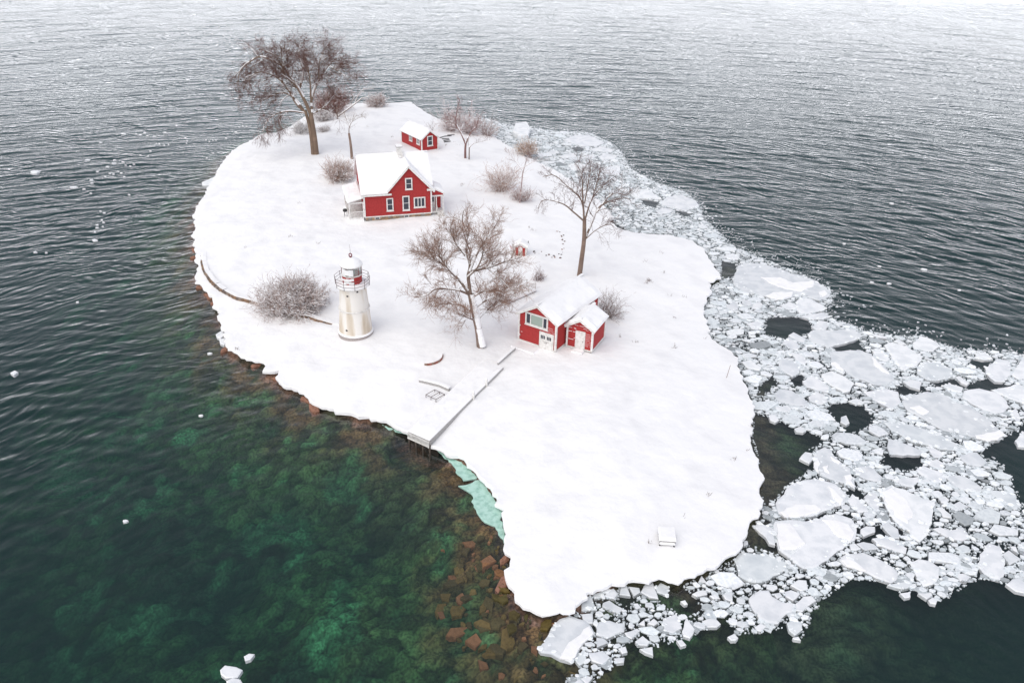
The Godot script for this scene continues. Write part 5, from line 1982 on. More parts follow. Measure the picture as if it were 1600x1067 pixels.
func bush(called: String, label: String, at: Vector3, wide: float, high: float, stems: int, tip: Color, snow: float, seed_no: int, upright := 0.6, kids := [5, 4], group := "", thin := 0.012) -> void:
	var b := Plant.new()
	b.rng.seed = seed_no
	b.bark = tip * 0.75
	b.tip = tip
	b.kids = kids
	b.ratio = 0.55
	b.wander = 0.2
	b.lift = 0.15
	b.snow_from = b.thin
	b.snow_share = snow
	b.thin = thin
	for i in stems:
		var a := b.rng.randf() * TAU
		var k := sqrt(b.rng.randf())
		var d := Vector3(cos(a) * k, lerpf(1.0, upright, k), sin(a) * k)
		var reach := 1.0 / sqrt(pow(cos(a) * k / (wide * 0.5), 2.0) + pow(d.y / high, 2.0) + pow(sin(a) * k / (wide * 0.5), 2.0))
		var p := Vector3(cos(a), 0, sin(a)) * k * wide * 0.12 + Vector3.DOWN * 0.15
		b.twig(p, d.normalized(), reach * d.length() * b.rng.randf_range(0.45, 0.95), 0.035, 0)
	plant_out(b, called, label, "bush", at, group, "branches")

func build_bushes() -> void:
	bush("round_bush", "wide rounded snow-dusted bush above the stone wall", spot(-28.8, -100.0), 8.2, 3.4, 210, Color(0.40, 0.285, 0.25), 0.55, 910, 0.4, [6, 5, 3], "", 0.016)
	bush("house_bush", "dense upright brown bush left of the main house", spot(-32.67, -151.5), 6.6, 3.6, 150, Color(0.42, 0.27, 0.21), 0.5, 911, 0.85, [5, 4], "", 0.018)
	bush("shore_bush", "rounded snowy bush on the far left shore near the leaning tree", spot(-34.9, -212.0), 4.6, 3.4, 130, Color(0.34, 0.22, 0.19), 0.6, 912, 0.6, [5, 3], "", 0.022)
	bush("reddish_brush", "tall reddish brush on the far left shore behind the biggest tree", spot(-45.0, -206.0), 9.0, 6.5, 150, Color(0.25, 0.10, 0.075), 0.25, 913, 0.8, [5, 3], "", 0.018)
	bush("snowy_brush", "low snowy brush at the foot of the reddish brush", spot(-45.1, -197.8), 5.5, 2.6, 90, Color(0.3, 0.22, 0.2), 0.8, 914, 0.6, [5, 3], "", 0.018)
	bush("shore_brush", "low snow-laden brush on the shore left of the biggest tree's trunk", spot(-47.4, -186.5), 6.0, 2.4, 80, Color(0.3, 0.25, 0.23), 0.9, 915, 0.5, [5, 3], "", 0.018)
	bush("low_shrub", "small low shrub right of the biggest tree's trunk", spot(-42.6, -187.0), 3.6, 1.3, 50, Color(0.4, 0.33, 0.3), 0.6, 916, 0.5, [4, 3], "", 0.018)
	bush("pink_shrub", "tall pinkish shrub just right of the rear shed", spot(-15.2, -191.5), 5.5, 7.0, 60, Color(0.42, 0.26, 0.24), 0.8, 917, 0.9, [5, 3], "", 0.018)
	bush("pink_shrub", "tall pinkish shrub between the two-stem tree and the far shore", spot(-10.9, -191.0), 6.5, 7.4, 60, Color(0.38, 0.22, 0.2), 0.6, 918, 0.9, [5, 3], "", 0.018)
	bush("pink_shrub", "low pinkish shrub at the far shore's ice edge", spot(-6.8, -191.0), 6.0, 4.0, 50, Color(0.33, 0.19, 0.17), 0.5, 919, 0.7, [4, 3], "", 0.016)
	bush("brown_bush", "light brown bush left of the slender pale tree", spot(-2.6, -148.5), 6.8, 5.2, 70, Color(0.45, 0.29, 0.23), 0.45, 920, 0.8, [5, 3], "", 0.016)
	bush("foot_bush", "small brown bush at the foot of the slender pale tree", spot(1.0, -144.2), 4.0, 3.0, 60, Color(0.34, 0.2, 0.18), 0.5, 921, 0.8, [5, 3], "", 0.016)
	bush("orange_bush", "rusty orange bush on the far shore beside the ice", spot(2.07, -177.5), 4.6, 3.2, 80, Color(0.42, 0.24, 0.13), 0.5, 922, 0.7, [5, 3], "", 0.02)
	bush("shed_bush", "spreading bare bush behind the little side shed", spot(12.0, -99.6), 5.4, 3.4, 45, Color(0.27, 0.2, 0.18), 0.35, 923, 0.6, [5, 3], "", 0.014)
	bush("deck_bush", "small upright reddish bush beside the walk behind the boathouse", spot(3.4, -109.4), 2.0, 2.0, 34, Color(0.24, 0.13, 0.12), 0.5, 924, 0.85, [4, 3], "", 0.014)
	bush("thin_sapling_clump", "cluster of thin upright saplings behind the rear shed roof", spot(-19.5, -190.0), 2.6, 4.2, 10, Color(0.33, 0.26, 0.25), 0.3, 925, 0.95, [3, 2], "", 0.016)
	bush("corner_weed", "small dark weed clump near the house's right corner", spot(-11.5, -130.2), 0.7, 0.8, 10, Color(0.16, 0.11, 0.09), 0.3, 926, 0.85, [3], "", 0.016)
	bush("field_weed", "dry twiggy weed clump on the right field", spot(19.4, -111.2), 1.6, 0.9, 12, Color(0.25, 0.18, 0.16), 0.3, 927, 0.6, [3, 2], "", 0.014)

# ---------------------------------------------------------------- surveyed outlines, x and z in metres

const SHORE := [-34.26,-220.00,-30.80,-221.10,-27.97,-222.13,-24.86,-216.19,-22.20,-210.50,-18.19,-203.99,-14.06,-199.61,-9.39,-196.03,-6.78,-193.48,-2.53,-184.82,0.58,-177.69,4.04,-172.42,8.30,-165.80,10.59,-160.25,13.11,-155.04,15.09,-149.36,16.37,-143.99,16.87,-140.78,16.23,-138.52,17.26,-135.55,19.20,-133.61,21.78,-132.93,25.44,-132.61,27.35,-131.32,29.17,-129.76,30.03,-127.10,30.26,-123.96,30.37,-121.44,30.82,-117.83,30.59,-116.18,28.79,-114.23,27.76,-109.80,26.98,-108.08,26.15,-106.00,25.71,-102.65,25.69,-99.85,25.35,-97.16,26.31,-94.98,27.44,-92.72,27.62,-90.66,27.31,-86.84,27.26,-83.98,27.20,-81.25,26.88,-79.27,26.08,-77.35,25.16,-73.15,25.22,-71.69,25.16,-69.84,24.84,-67.73,24.05,-64.73,23.47,-62.37,22.78,-61.44,21.86,-60.52,21.21,-59.21,20.81,-57.94,20.02,-56.93,19.05,-56.25,17.74,-55.26,16.21,-54.36,15.01,-53.64,14.40,-53.18,13.62,-53.29,12.87,-53.71,12.19,-53.47,11.47,-53.22,10.67,-53.26,9.86,-53.16,8.47,-52.52,7.10,-51.97,6.56,-51.66,6.25,-50.94,5.70,-50.23,5.05,-49.53,4.63,-49.31,4.12,-49.29,3.11,-49.46,2.09,-49.90,1.32,-50.56,0.95,-51.25,0.68,-52.17,0.30,-52.89,0.18,-54.00,0.33,-54.93,0.43,-55.71,0.19,-56.74,-0.11,-57.96,-0.31,-59.22,-0.45,-60.52,-0.36,-61.87,-0.80,-62.77,-1.44,-64.16,-2.10,-65.59,-2.64,-66.57,-3.46,-67.86,-4.29,-69.09,-5.17,-69.91,-6.19,-70.52,-7.13,-70.92,-8.12,-71.77,-9.38,-73.08,-10.76,-74.07,-11.82,-74.97,-12.85,-75.53,-13.82,-76.09,-15.28,-76.64,-16.73,-77.07,-17.80,-77.27,-18.93,-77.73,-20.52,-78.68,-21.70,-79.27,-22.61,-80.15,-23.76,-81.44,-24.91,-82.35,-26.20,-83.13,-27.10,-84.36,-27.17,-85.82,-28.72,-85.74,-29.30,-87.36,-30.49,-88.06,-31.70,-88.31,-32.77,-89.34,-33.77,-90.08,-34.68,-90.52,-35.56,-92.10,-35.67,-93.77,-36.75,-95.43,-37.45,-97.17,-38.34,-98.94,-39.26,-101.34,-40.09,-102.06,-40.80,-103.99,-42.24,-106.56,-43.33,-107.96,-44.77,-109.60,-46.06,-112.87,-46.28,-115.18,-47.72,-117.48,-48.35,-119.92,-49.93,-123.70,-51.48,-127.68,-52.61,-131.92,-54.44,-136.35,-55.17,-140.46,-55.95,-146.17,-56.66,-150.81,-57.54,-157.26,-58.34,-162.51,-58.92,-167.65,-59.28,-173.10,-59.09,-176.94,-57.45,-183.64,-57.08,-187.92,-54.16,-189.29,-51.98,-195.13,-50.94,-204.85,-48.28,-208.97,-44.68,-214.67,-42.94,-218.31,-38.38,-220.24]
const FLOES := [
[0,"ridged",[34.65,-122.09,35.87,-123.35,37.73,-123.27,39.43,-122.60,40.97,-121.34,42.22,-119.71,43.91,-118.70,45.10,-117.13,46.20,-114.88,46.32,-113.15,45.26,-111.39,43.77,-110.31,42.62,-111.23,42.03,-112.21,40.37,-111.43,38.59,-110.16,37.09,-109.90,36.17,-111.34,34.77,-112.10,33.45,-112.70,32.66,-114.39,32.68,-116.89,33.55,-119.15]],
[1,"",[40.43,-110.11,41.74,-111.18,42.52,-110.89,43.99,-108.69,43.65,-107.40,40.93,-105.99,39.66,-105.91,39.73,-108.12]],
[1,"",[39.44,-105.13,42.91,-106.57,43.86,-105.39,42.52,-104.40,40.47,-104.43]],
[1,"",[37.61,-108.63,39.32,-109.71,40.27,-108.79,39.55,-107.47,38.18,-107.07]],
[0,"",[32.59,-110.13,33.77,-109.70,33.61,-108.39,32.64,-107.86,32.40,-108.97]],
[1,"",[33.75,-108.40,35.03,-109.62,35.29,-108.66,34.62,-107.34,33.30,-107.10]],
[0,"",[29.76,-107.53,31.18,-109.55,32.00,-109.43,31.39,-106.67,30.62,-106.31]],
[1,"",[31.56,-102.57,33.29,-103.56,33.99,-102.56,32.61,-100.74,31.87,-100.99]],
[1,"",[40.17,-102.04,41.73,-104.05,42.88,-103.82,42.66,-102.47,41.81,-101.26,40.45,-101.18]],
[0,"wedge",[39.03,-99.96,40.18,-101.17,42.58,-101.16,45.73,-101.77,46.24,-99.80,44.55,-98.32,42.20,-97.10,40.67,-96.35,39.39,-97.22,38.58,-97.99]],
[1,"",[36.40,-99.53,37.31,-100.43,38.48,-98.53,37.93,-97.54,36.86,-97.90]],
[0,"",[34.94,-97.52,36.24,-98.97,37.02,-97.09,36.36,-95.19,35.41,-95.93]],
[1,"",[33.29,-126.00,35.01,-127.35,35.82,-125.96,35.23,-124.70,33.79,-124.61]],
[0,"slab",[40.34,-94.93,42.59,-95.57,44.59,-95.81,45.56,-94.95,45.99,-92.67,46.34,-89.99,46.16,-88.57,44.62,-87.33,43.16,-87.26,42.52,-88.15,41.55,-88.80,41.01,-89.72,40.88,-90.43,39.78,-92.34]],
[2,"",[37.67,-89.55,39.14,-90.34,40.06,-89.43,40.94,-87.37,39.79,-85.73,38.93,-85.24,38.01,-86.77,37.48,-88.12]],
[1,"",[34.85,-87.76,36.30,-89.00,37.23,-88.11,37.74,-86.30,37.14,-85.16,36.33,-85.56,34.81,-86.38]],
[0,"",[33.49,-93.02,34.61,-93.46,35.59,-91.63,35.03,-89.65,33.90,-88.64,33.12,-89.79,32.83,-90.99]],
[2,"",[28.38,-91.99,29.76,-92.57,30.71,-90.88,30.22,-89.88,28.98,-90.30]],
[0,"",[30.75,-84.84,31.58,-85.77,32.94,-85.61,33.96,-83.47,34.05,-82.20,32.90,-82.15,31.63,-82.51,30.64,-83.10]],
[1,"",[34.51,-84.15,35.74,-85.53,36.65,-84.69,36.59,-83.39,35.50,-82.48,34.42,-83.07]],
[1,"",[29.93,-81.69,31.57,-82.29,31.86,-81.47,31.37,-80.72,30.31,-80.98]],
[1,"",[35.39,-94.92,36.65,-94.47,36.95,-92.45,36.22,-91.66,35.45,-92.87]],
[2,"",[39.57,-92.08,40.28,-92.37,40.76,-90.07,40.35,-89.57,39.51,-90.73]],
[1,"",[28.85,-80.10,29.70,-80.34,29.83,-79.14,29.25,-78.62,28.82,-79.09]],
[1,"",[31.06,-77.63,31.84,-78.05,32.28,-77.30,31.81,-76.80,31.09,-76.96]],
[0,"",[37.00,-80.08,37.70,-80.52,37.55,-78.91,37.03,-78.49,36.55,-79.06]],
[2,"fan",[48.16,-97.25,49.53,-98.14,51.04,-97.00,52.05,-94.43,50.38,-92.19,48.11,-90.85,47.81,-92.31,48.00,-95.12]],
[2,"",[52.33,-98.29,54.02,-100.19,54.79,-99.81,55.67,-98.48,55.52,-97.52,53.96,-95.96,52.76,-96.16,51.91,-96.92]],
[2,"",[58.41,-94.51,59.74,-96.01,60.73,-96.20,60.88,-94.39,59.46,-94.06]],
[1,"",[58.80,-92.14,61.46,-94.54,62.76,-94.36,62.24,-92.32,60.98,-90.31,59.38,-88.81,58.39,-88.76,58.22,-90.40]],
[2,"",[61.23,-90.32,63.14,-92.86,65.22,-95.52,64.96,-93.96,63.50,-90.92,62.07,-89.41,61.49,-89.62]],
[2,"",[57.05,-86.85,58.68,-87.39,60.81,-88.30,61.49,-87.76,61.15,-85.27,59.62,-83.68,58.65,-84.50,57.90,-85.33]],
[2,"",[51.33,-87.48,52.51,-88.00,53.80,-87.14,53.04,-85.98,52.04,-86.38]],
[1,"",[53.61,-86.46,55.70,-87.12,57.37,-86.42,57.68,-84.88,57.39,-83.15,56.27,-82.05,55.01,-81.58,53.91,-82.35,53.11,-83.58,52.65,-84.86]],
[0,"long",[45.23,-83.80,46.97,-84.99,49.00,-85.94,50.28,-85.58,51.27,-84.09,52.58,-82.93,53.60,-80.47,53.81,-78.71,54.12,-77.49,52.86,-76.34,51.49,-75.92,50.27,-76.70,48.76,-77.48,47.41,-77.91,46.77,-78.88,45.88,-80.49,45.04,-81.63]],
[1,"",[41.37,-85.62,44.50,-86.45,45.56,-85.83,45.05,-83.62,43.46,-81.85,42.70,-82.87,41.92,-83.90]],
[1,"",[47.07,-88.18,48.16,-88.82,49.40,-88.30,48.39,-86.42,47.46,-87.05]],
[3,"",[50.17,-91.69,51.56,-93.26,53.61,-93.37,54.49,-91.67,53.62,-89.69,51.59,-88.65,50.21,-88.81,49.57,-90.20]],
[1,"",[53.99,-89.71,54.60,-89.98,55.13,-88.36,54.56,-87.75,54.09,-88.31]],
[1,"",[56.96,-82.29,57.99,-82.97,57.48,-80.88,56.73,-79.84,56.56,-80.83]],
[2,"",[46.09,-95.80,47.33,-96.40,47.51,-93.80,46.83,-93.01,45.97,-93.72]],
[2,"",[49.83,-98.57,50.71,-99.17,51.23,-97.82,50.59,-97.52]],
[1,"",[47.66,-100.54,49.50,-99.80,49.29,-99.23,47.89,-99.71]],
[3,"",[41.35,-79.23,43.53,-79.13,45.00,-78.42,46.46,-77.71,47.48,-76.05,47.85,-74.96,46.87,-74.19,45.66,-74.32,44.57,-75.00,43.17,-75.49,42.38,-76.76,41.65,-77.68]],
[0,"",[40.73,-76.12,42.22,-75.26,43.46,-73.86,42.99,-73.22,41.14,-73.05,39.94,-73.17,39.99,-74.43]],
[1,"",[44.29,-74.71,44.78,-75.01,45.77,-73.61,45.04,-72.87,44.29,-72.84]],
[1,"",[42.94,-72.08,44.50,-72.59,44.95,-71.83,44.24,-70.78,43.41,-71.25]],
[0,"",[47.03,-73.13,48.47,-74.00,49.33,-74.04,49.61,-72.20,48.54,-71.47,47.37,-71.59,47.05,-72.26]],
[1,"",[41.53,-70.66,42.54,-71.38,43.78,-70.42,44.34,-69.62,43.54,-68.93,42.72,-68.41,41.77,-69.51]],
[0,"",[44.06,-69.44,45.00,-69.98,46.06,-69.86,47.09,-67.96,46.50,-67.15,45.27,-67.26,44.33,-68.00]],
[1,"",[38.41,-68.88,40.00,-69.35,41.36,-69.49,41.30,-68.84,40.02,-67.66,39.15,-67.94]],
[0,"",[36.23,-70.94,37.20,-70.81,37.62,-69.17,36.97,-68.49,35.52,-68.92]],
[2,"tall",[36.42,-67.01,37.94,-67.88,39.11,-67.32,40.33,-65.99,41.32,-65.55,40.52,-64.09,39.88,-62.86,38.45,-60.59,37.35,-59.60,37.00,-60.19,37.00,-61.05,36.50,-61.74,36.16,-62.72,36.16,-64.48]],
[0,"",[34.61,-66.04,35.38,-66.84,35.96,-66.56,35.69,-64.88,35.26,-63.97,34.61,-64.68]],
[1,"",[41.06,-64.65,41.66,-64.82,42.02,-63.66,41.87,-63.12,41.12,-63.34]],
[1,"",[41.91,-66.19,42.69,-66.53,42.87,-65.92,42.35,-65.30,41.83,-65.43]],
[1,"",[42.92,-65.17,43.70,-65.73,44.30,-64.93,43.19,-64.37]],
[3,"",[47.44,-67.66,48.87,-67.56,49.56,-66.97,49.53,-65.29,48.58,-64.66,48.06,-65.53,47.40,-66.57]],
[1,"",[54.52,-76.37,56.17,-77.96,56.25,-77.20,55.16,-75.11,54.28,-75.25]],
[1,"",[33.26,-59.88,34.06,-60.31,35.04,-60.01,36.04,-58.86,35.54,-58.07,34.52,-58.41,33.45,-59.16]],
[1,"blunt",[29.24,-57.07,30.25,-57.92,31.74,-58.14,32.88,-57.37,33.74,-56.36,34.02,-55.52,33.42,-54.65,32.83,-54.41,31.73,-54.97,30.89,-55.71,29.54,-56.29]],
[1,"",[39.38,-61.68,40.10,-61.85,41.05,-61.47,42.37,-61.94,42.39,-60.57,41.49,-59.99,40.50,-60.22,39.87,-60.88]],
[2,"round",[35.41,-57.05,36.48,-57.53,37.43,-57.25,37.85,-56.39,37.23,-55.16,36.41,-54.42,35.48,-54.03,35.39,-54.85,35.36,-56.06]],
[1,"block",[42.25,-58.32,43.77,-59.82,44.61,-59.32,43.92,-57.12,42.96,-55.61,42.45,-55.11,41.31,-55.79,41.34,-56.77]],
[0,"",[44.29,-58.40,45.15,-58.95,45.69,-57.81,44.26,-57.00]],
[1,"",[42.74,-54.65,43.65,-55.27,44.24,-55.41,44.52,-54.95,43.95,-53.53,43.19,-53.85]],
[3,"",[32.43,-54.16,33.25,-54.42,34.87,-54.83,34.58,-54.12,33.58,-53.73]],
[1,"",[33.14,-53.26,34.06,-53.46,33.90,-52.83,33.34,-52.70]],
[1,"",[34.68,-53.31,35.90,-53.41,35.83,-53.07,35.16,-52.65]],
[1,"",[35.22,-52.59,35.79,-52.95,35.97,-52.51,35.65,-52.05,35.30,-52.21]],
[1,"",[39.03,-55.71,39.61,-55.85,40.18,-55.39,39.52,-54.88,38.85,-54.92]],
[1,"",[45.51,-59.48,46.06,-59.51,45.82,-58.58,45.51,-58.96]],
[0,"",[34.74,-61.92,35.54,-62.30,36.13,-61.42,35.78,-60.18,35.18,-60.15]],
[0,"mossy",[31.70,-72.82,33.26,-74.14,33.89,-73.81,33.86,-72.39,34.20,-71.54,34.79,-70.55,34.45,-68.08,34.15,-67.19,33.25,-68.03,32.25,-68.63,31.34,-69.24,31.33,-71.24]],
[1,"dome",[28.13,-67.81,29.39,-68.42,30.68,-68.72,31.79,-68.44,32.54,-68.00,32.97,-66.60,33.06,-66.14,32.31,-64.90,31.73,-64.58,30.14,-63.77,28.53,-62.84,26.97,-62.64,26.01,-62.53,25.52,-63.15,25.62,-64.62,26.34,-65.56,27.12,-66.67]],
[1,"anvil",[24.90,-62.00,26.53,-62.33,27.78,-62.11,29.34,-62.72,29.88,-63.11,30.97,-63.33,32.31,-62.65,32.33,-61.67,31.63,-59.81,31.02,-59.36,28.68,-57.45,26.63,-55.87,25.68,-55.83,25.08,-56.68,24.34,-58.10,24.32,-59.10,24.48,-60.83]],
[1,"",[32.71,-65.51,33.61,-66.47,34.44,-64.69,34.27,-63.80,33.21,-63.61,32.80,-64.77]],
[1,"",[34.47,-65.59,35.35,-66.70,36.03,-66.42,35.82,-65.04,35.09,-63.83,34.69,-64.70]],
[0,"",[34.99,-70.22,35.77,-71.01,37.25,-71.16,37.54,-69.18,37.07,-68.43,35.90,-68.78,34.96,-69.56]],
[1,"",[32.60,-61.32,33.31,-61.76,34.11,-61.65,33.86,-60.95,32.61,-60.29,32.36,-60.62]],
[1,"",[33.23,-59.98,34.07,-60.28,35.22,-59.79,34.99,-59.12,33.58,-59.20]],
[2,"",[30.89,-59.09,31.36,-59.31,31.70,-58.60,31.13,-58.36,30.71,-58.43]],
[0,"",[31.57,-59.25,32.26,-59.54,33.17,-59.31,33.38,-58.67,32.03,-58.39]],
[0,"",[31.92,-64.58,32.48,-64.83,32.74,-64.32,32.35,-63.86,31.87,-64.14]],
[1,"",[30.02,-72.05,31.01,-73.32,31.68,-73.08,31.44,-72.11,30.81,-71.22]],
[1,"",[22.70,-61.20,23.30,-61.78,24.04,-61.40,24.58,-61.00,24.11,-58.83,23.60,-58.95,23.47,-59.87]],
[1,"",[21.27,-59.38,21.70,-59.27,21.70,-58.87,21.17,-58.53]],
[3,"slush",[19.96,-56.64,20.85,-57.83,21.88,-57.61,23.45,-57.41,24.66,-56.56,23.57,-55.15,21.75,-54.12,20.61,-54.08,19.90,-54.78]],
[1,"crumbly",[20.18,-52.20,21.34,-53.16,22.03,-53.19,22.19,-52.50,22.93,-51.78,23.85,-51.76,23.43,-50.85,22.42,-50.16,21.92,-49.50,21.12,-49.58,20.57,-49.99,20.16,-51.07]],
[1,"",[23.94,-51.76,24.85,-52.59,25.57,-52.73,25.82,-52.17,24.89,-51.57,24.27,-50.88,23.80,-50.98]],
[1,"",[24.09,-53.85,24.99,-54.60,25.66,-54.50,25.47,-53.43,24.76,-53.17]],
[1,"",[15.82,-49.61,16.37,-49.96,17.01,-49.87,17.32,-49.35,16.93,-49.02,16.11,-48.99]],
[1,"",[15.52,-52.60,16.18,-52.98,16.87,-53.00,16.82,-52.54,15.89,-52.27]],
[1,"",[19.95,-49.12,20.54,-49.56,20.92,-49.26,20.32,-48.66,20.04,-48.81]],
[1,"",[18.06,-52.58,18.96,-52.84,18.78,-51.81,18.20,-52.01]],
[1,"",[17.54,-48.10,18.18,-48.43,18.37,-48.02,18.18,-47.71,17.78,-47.70]],
[3,"",[22.69,-49.64,23.38,-50.09,23.87,-49.78,23.71,-48.93,22.99,-48.39,22.56,-48.89]],
[1,"",[22.69,-48.17,23.20,-48.29,23.30,-47.93,22.71,-47.97]],
[1,"",[16.97,-52.43,17.47,-52.62,17.81,-52.17,17.19,-52.03]],
[1,"",[16.31,-53.92,16.77,-54.78,17.05,-53.95]],
[1,"",[22.37,-52.85,23.00,-52.99,23.13,-52.53,22.56,-52.28]],
[1,"",[23.38,-53.12,24.04,-53.37,24.69,-52.93,23.86,-52.10,23.30,-52.54]],
[0,"shore",[2.60,-46.31,3.05,-47.09,3.69,-48.47,4.43,-49.30,5.17,-49.74,5.96,-49.53,6.49,-49.31,7.11,-48.01,6.17,-46.97,5.49,-45.65,5.13,-45.22,4.29,-45.40,3.62,-45.80,2.77,-45.99]],
[0,"",[7.23,-49.05,7.84,-49.42,9.52,-49.24,9.47,-48.32,8.04,-47.54,7.19,-47.90]],
[0,"",[6.18,-50.07,7.09,-50.17,7.05,-49.04,6.65,-49.03,6.23,-49.48]],
[0,"",[7.22,-47.68,7.78,-47.58,8.13,-47.15,7.18,-46.68]],
[0,"",[9.84,-53.70,10.16,-53.59,10.38,-52.12,9.46,-52.28]],
[0,"",[8.14,-51.98,8.91,-53.28,9.34,-52.40,9.00,-51.76]],
[0,"",[10.31,-53.20,11.23,-53.11,11.23,-52.66,10.65,-52.13]],
[0,"",[11.27,-52.60,11.79,-53.77,12.47,-53.93,12.66,-51.89,11.94,-52.05]],
[3,"",[12.60,-53.16,13.12,-53.82,13.80,-53.33,13.41,-52.29,12.67,-52.65]],
[0,"",[8.00,-51.35,8.57,-51.62,9.59,-50.73,9.16,-50.12,7.96,-50.86]],
[3,"",[6.20,-51.29,6.67,-52.18,7.06,-52.38,7.26,-51.33,7.47,-50.48,6.19,-50.37]],
[1,"",[12.73,-49.82,13.90,-50.34,14.10,-48.82,13.31,-48.33,12.62,-48.42]],
[1,"",[14.04,-48.47,14.66,-50.01,15.15,-48.74,14.54,-47.75,14.01,-48.02]],
[1,"",[9.46,-48.20,10.53,-48.70,10.73,-48.47,9.97,-47.60,9.55,-47.81]],
[1,"",[10.24,-47.33,10.89,-47.97,11.38,-47.37,11.11,-46.97,10.33,-47.00]],
[1,"",[10.46,-46.62,11.49,-46.87,11.46,-46.06,10.85,-46.26]],
[1,"",[6.46,-46.11,7.59,-46.36,8.14,-45.74,7.48,-44.98,6.66,-45.37]],
[3,"",[5.39,-45.44,6.23,-46.65,6.31,-45.25,5.70,-44.87]],
[1,"",[11.39,-49.19,12.01,-49.80,12.35,-49.34,11.90,-48.98]],
[1,"",[10.63,-49.16,11.18,-49.65,11.18,-48.95]],
[1,"",[13.46,-47.55,13.91,-47.68,14.17,-47.13,13.71,-46.95]],
[2,"",[14.43,-51.70,14.87,-51.84,14.98,-51.41,14.69,-51.28]],
[1,"",[5.71,-43.69,6.23,-44.01,6.68,-43.82,6.22,-43.20]],
[1,"",[5.20,-43.37,5.63,-43.69,6.02,-43.20,5.51,-42.98]],
[1,"",[8.82,-46.62,9.45,-46.86,9.48,-46.32,9.03,-46.09]],
[0,"",[8.38,-45.64,9.25,-45.77,9.12,-45.35,8.60,-45.22]],
[1,"",[10.47,-51.32,10.94,-51.39,11.10,-50.85,10.68,-50.71]],
[3,"",[7.20,-52.45,7.74,-52.79,8.33,-52.62,8.04,-51.91,7.33,-51.70]],
[2,"berg",[-1.06,-195.01,-0.58,-202.26,2.09,-204.03,3.01,-198.24,2.42,-192.60,0.25,-191.71]],
[1,"rear",[10.41,-192.02,13.17,-196.42,16.57,-197.47,19.75,-190.92,18.09,-188.13,14.47,-187.14]],
[1,"",[15.77,-185.34,18.76,-187.54,21.39,-185.24,20.51,-183.28,17.05,-183.58]],
[1,"",[17.47,-179.95,19.05,-182.53,21.68,-180.94,20.70,-177.86,17.97,-177.61]],
[2,"",[10.66,-173.50,12.39,-174.79,14.84,-173.87,14.71,-169.42,11.13,-169.65]],
[1,"",[16.76,-170.69,19.60,-173.16,21.61,-173.34,20.79,-166.74,18.41,-167.06]],
[2,"step",[21.33,-155.38,22.88,-158.35,25.37,-158.55,27.30,-152.64,24.34,-152.86,22.29,-153.15]],
[1,"outer",[26.44,-150.79,28.40,-154.10,31.37,-155.72,33.56,-152.69,33.60,-149.59,30.79,-146.80,27.61,-148.69]],
[1,"",[25.25,-146.37,26.66,-148.18,28.59,-147.48,27.68,-145.30,25.60,-144.73]],
[2,"",[19.37,-158.54,20.50,-159.12,21.85,-157.31,20.77,-155.80]],
[1,"",[8.86,-179.16,11.38,-181.81,13.15,-182.60,12.61,-178.90,9.82,-177.46]],
[1,"",[13.67,-179.60,15.48,-180.97,17.12,-179.91,15.92,-177.43]],
[1,"",[6.19,-181.95,7.98,-183.98,9.32,-182.24,7.87,-180.27]],
[1,"",[33.11,-125.79,34.94,-127.23,35.94,-125.98,34.63,-124.59]],
[2,"",[-93.89,-159.12,-93.78,-160.37,-92.32,-159.67,-92.32,-158.44,-93.26,-158.36]],
[2,"",[-59.65,-155.66,-58.63,-158.51,-57.07,-158.24,-56.93,-155.50,-57.63,-153.91,-58.92,-154.18]],
[1,"",[-21.02,-43.64,-20.77,-44.06,-19.89,-43.97,-19.34,-43.69,-19.51,-43.00,-20.33,-42.91,-20.80,-43.24]],
[1,"",[-20.26,-42.69,-19.86,-42.93,-19.27,-42.83,-18.99,-42.50,-19.44,-42.15,-20.04,-42.30]],
[1,"",[-19.60,-44.93,-19.30,-45.24,-18.90,-45.19,-19.05,-44.71,-19.34,-44.52]],
[2,"",[-58.42,-84.85,-58.14,-85.45,-57.55,-85.04,-57.68,-84.30]],
[2,"",[-37.84,-95.54,-37.36,-96.62,-36.56,-95.61,-36.83,-94.39,-37.41,-94.70]],
[2,"",[-36.93,-94.21,-36.29,-94.76,-35.67,-93.78,-35.84,-92.76,-36.54,-93.22]]]
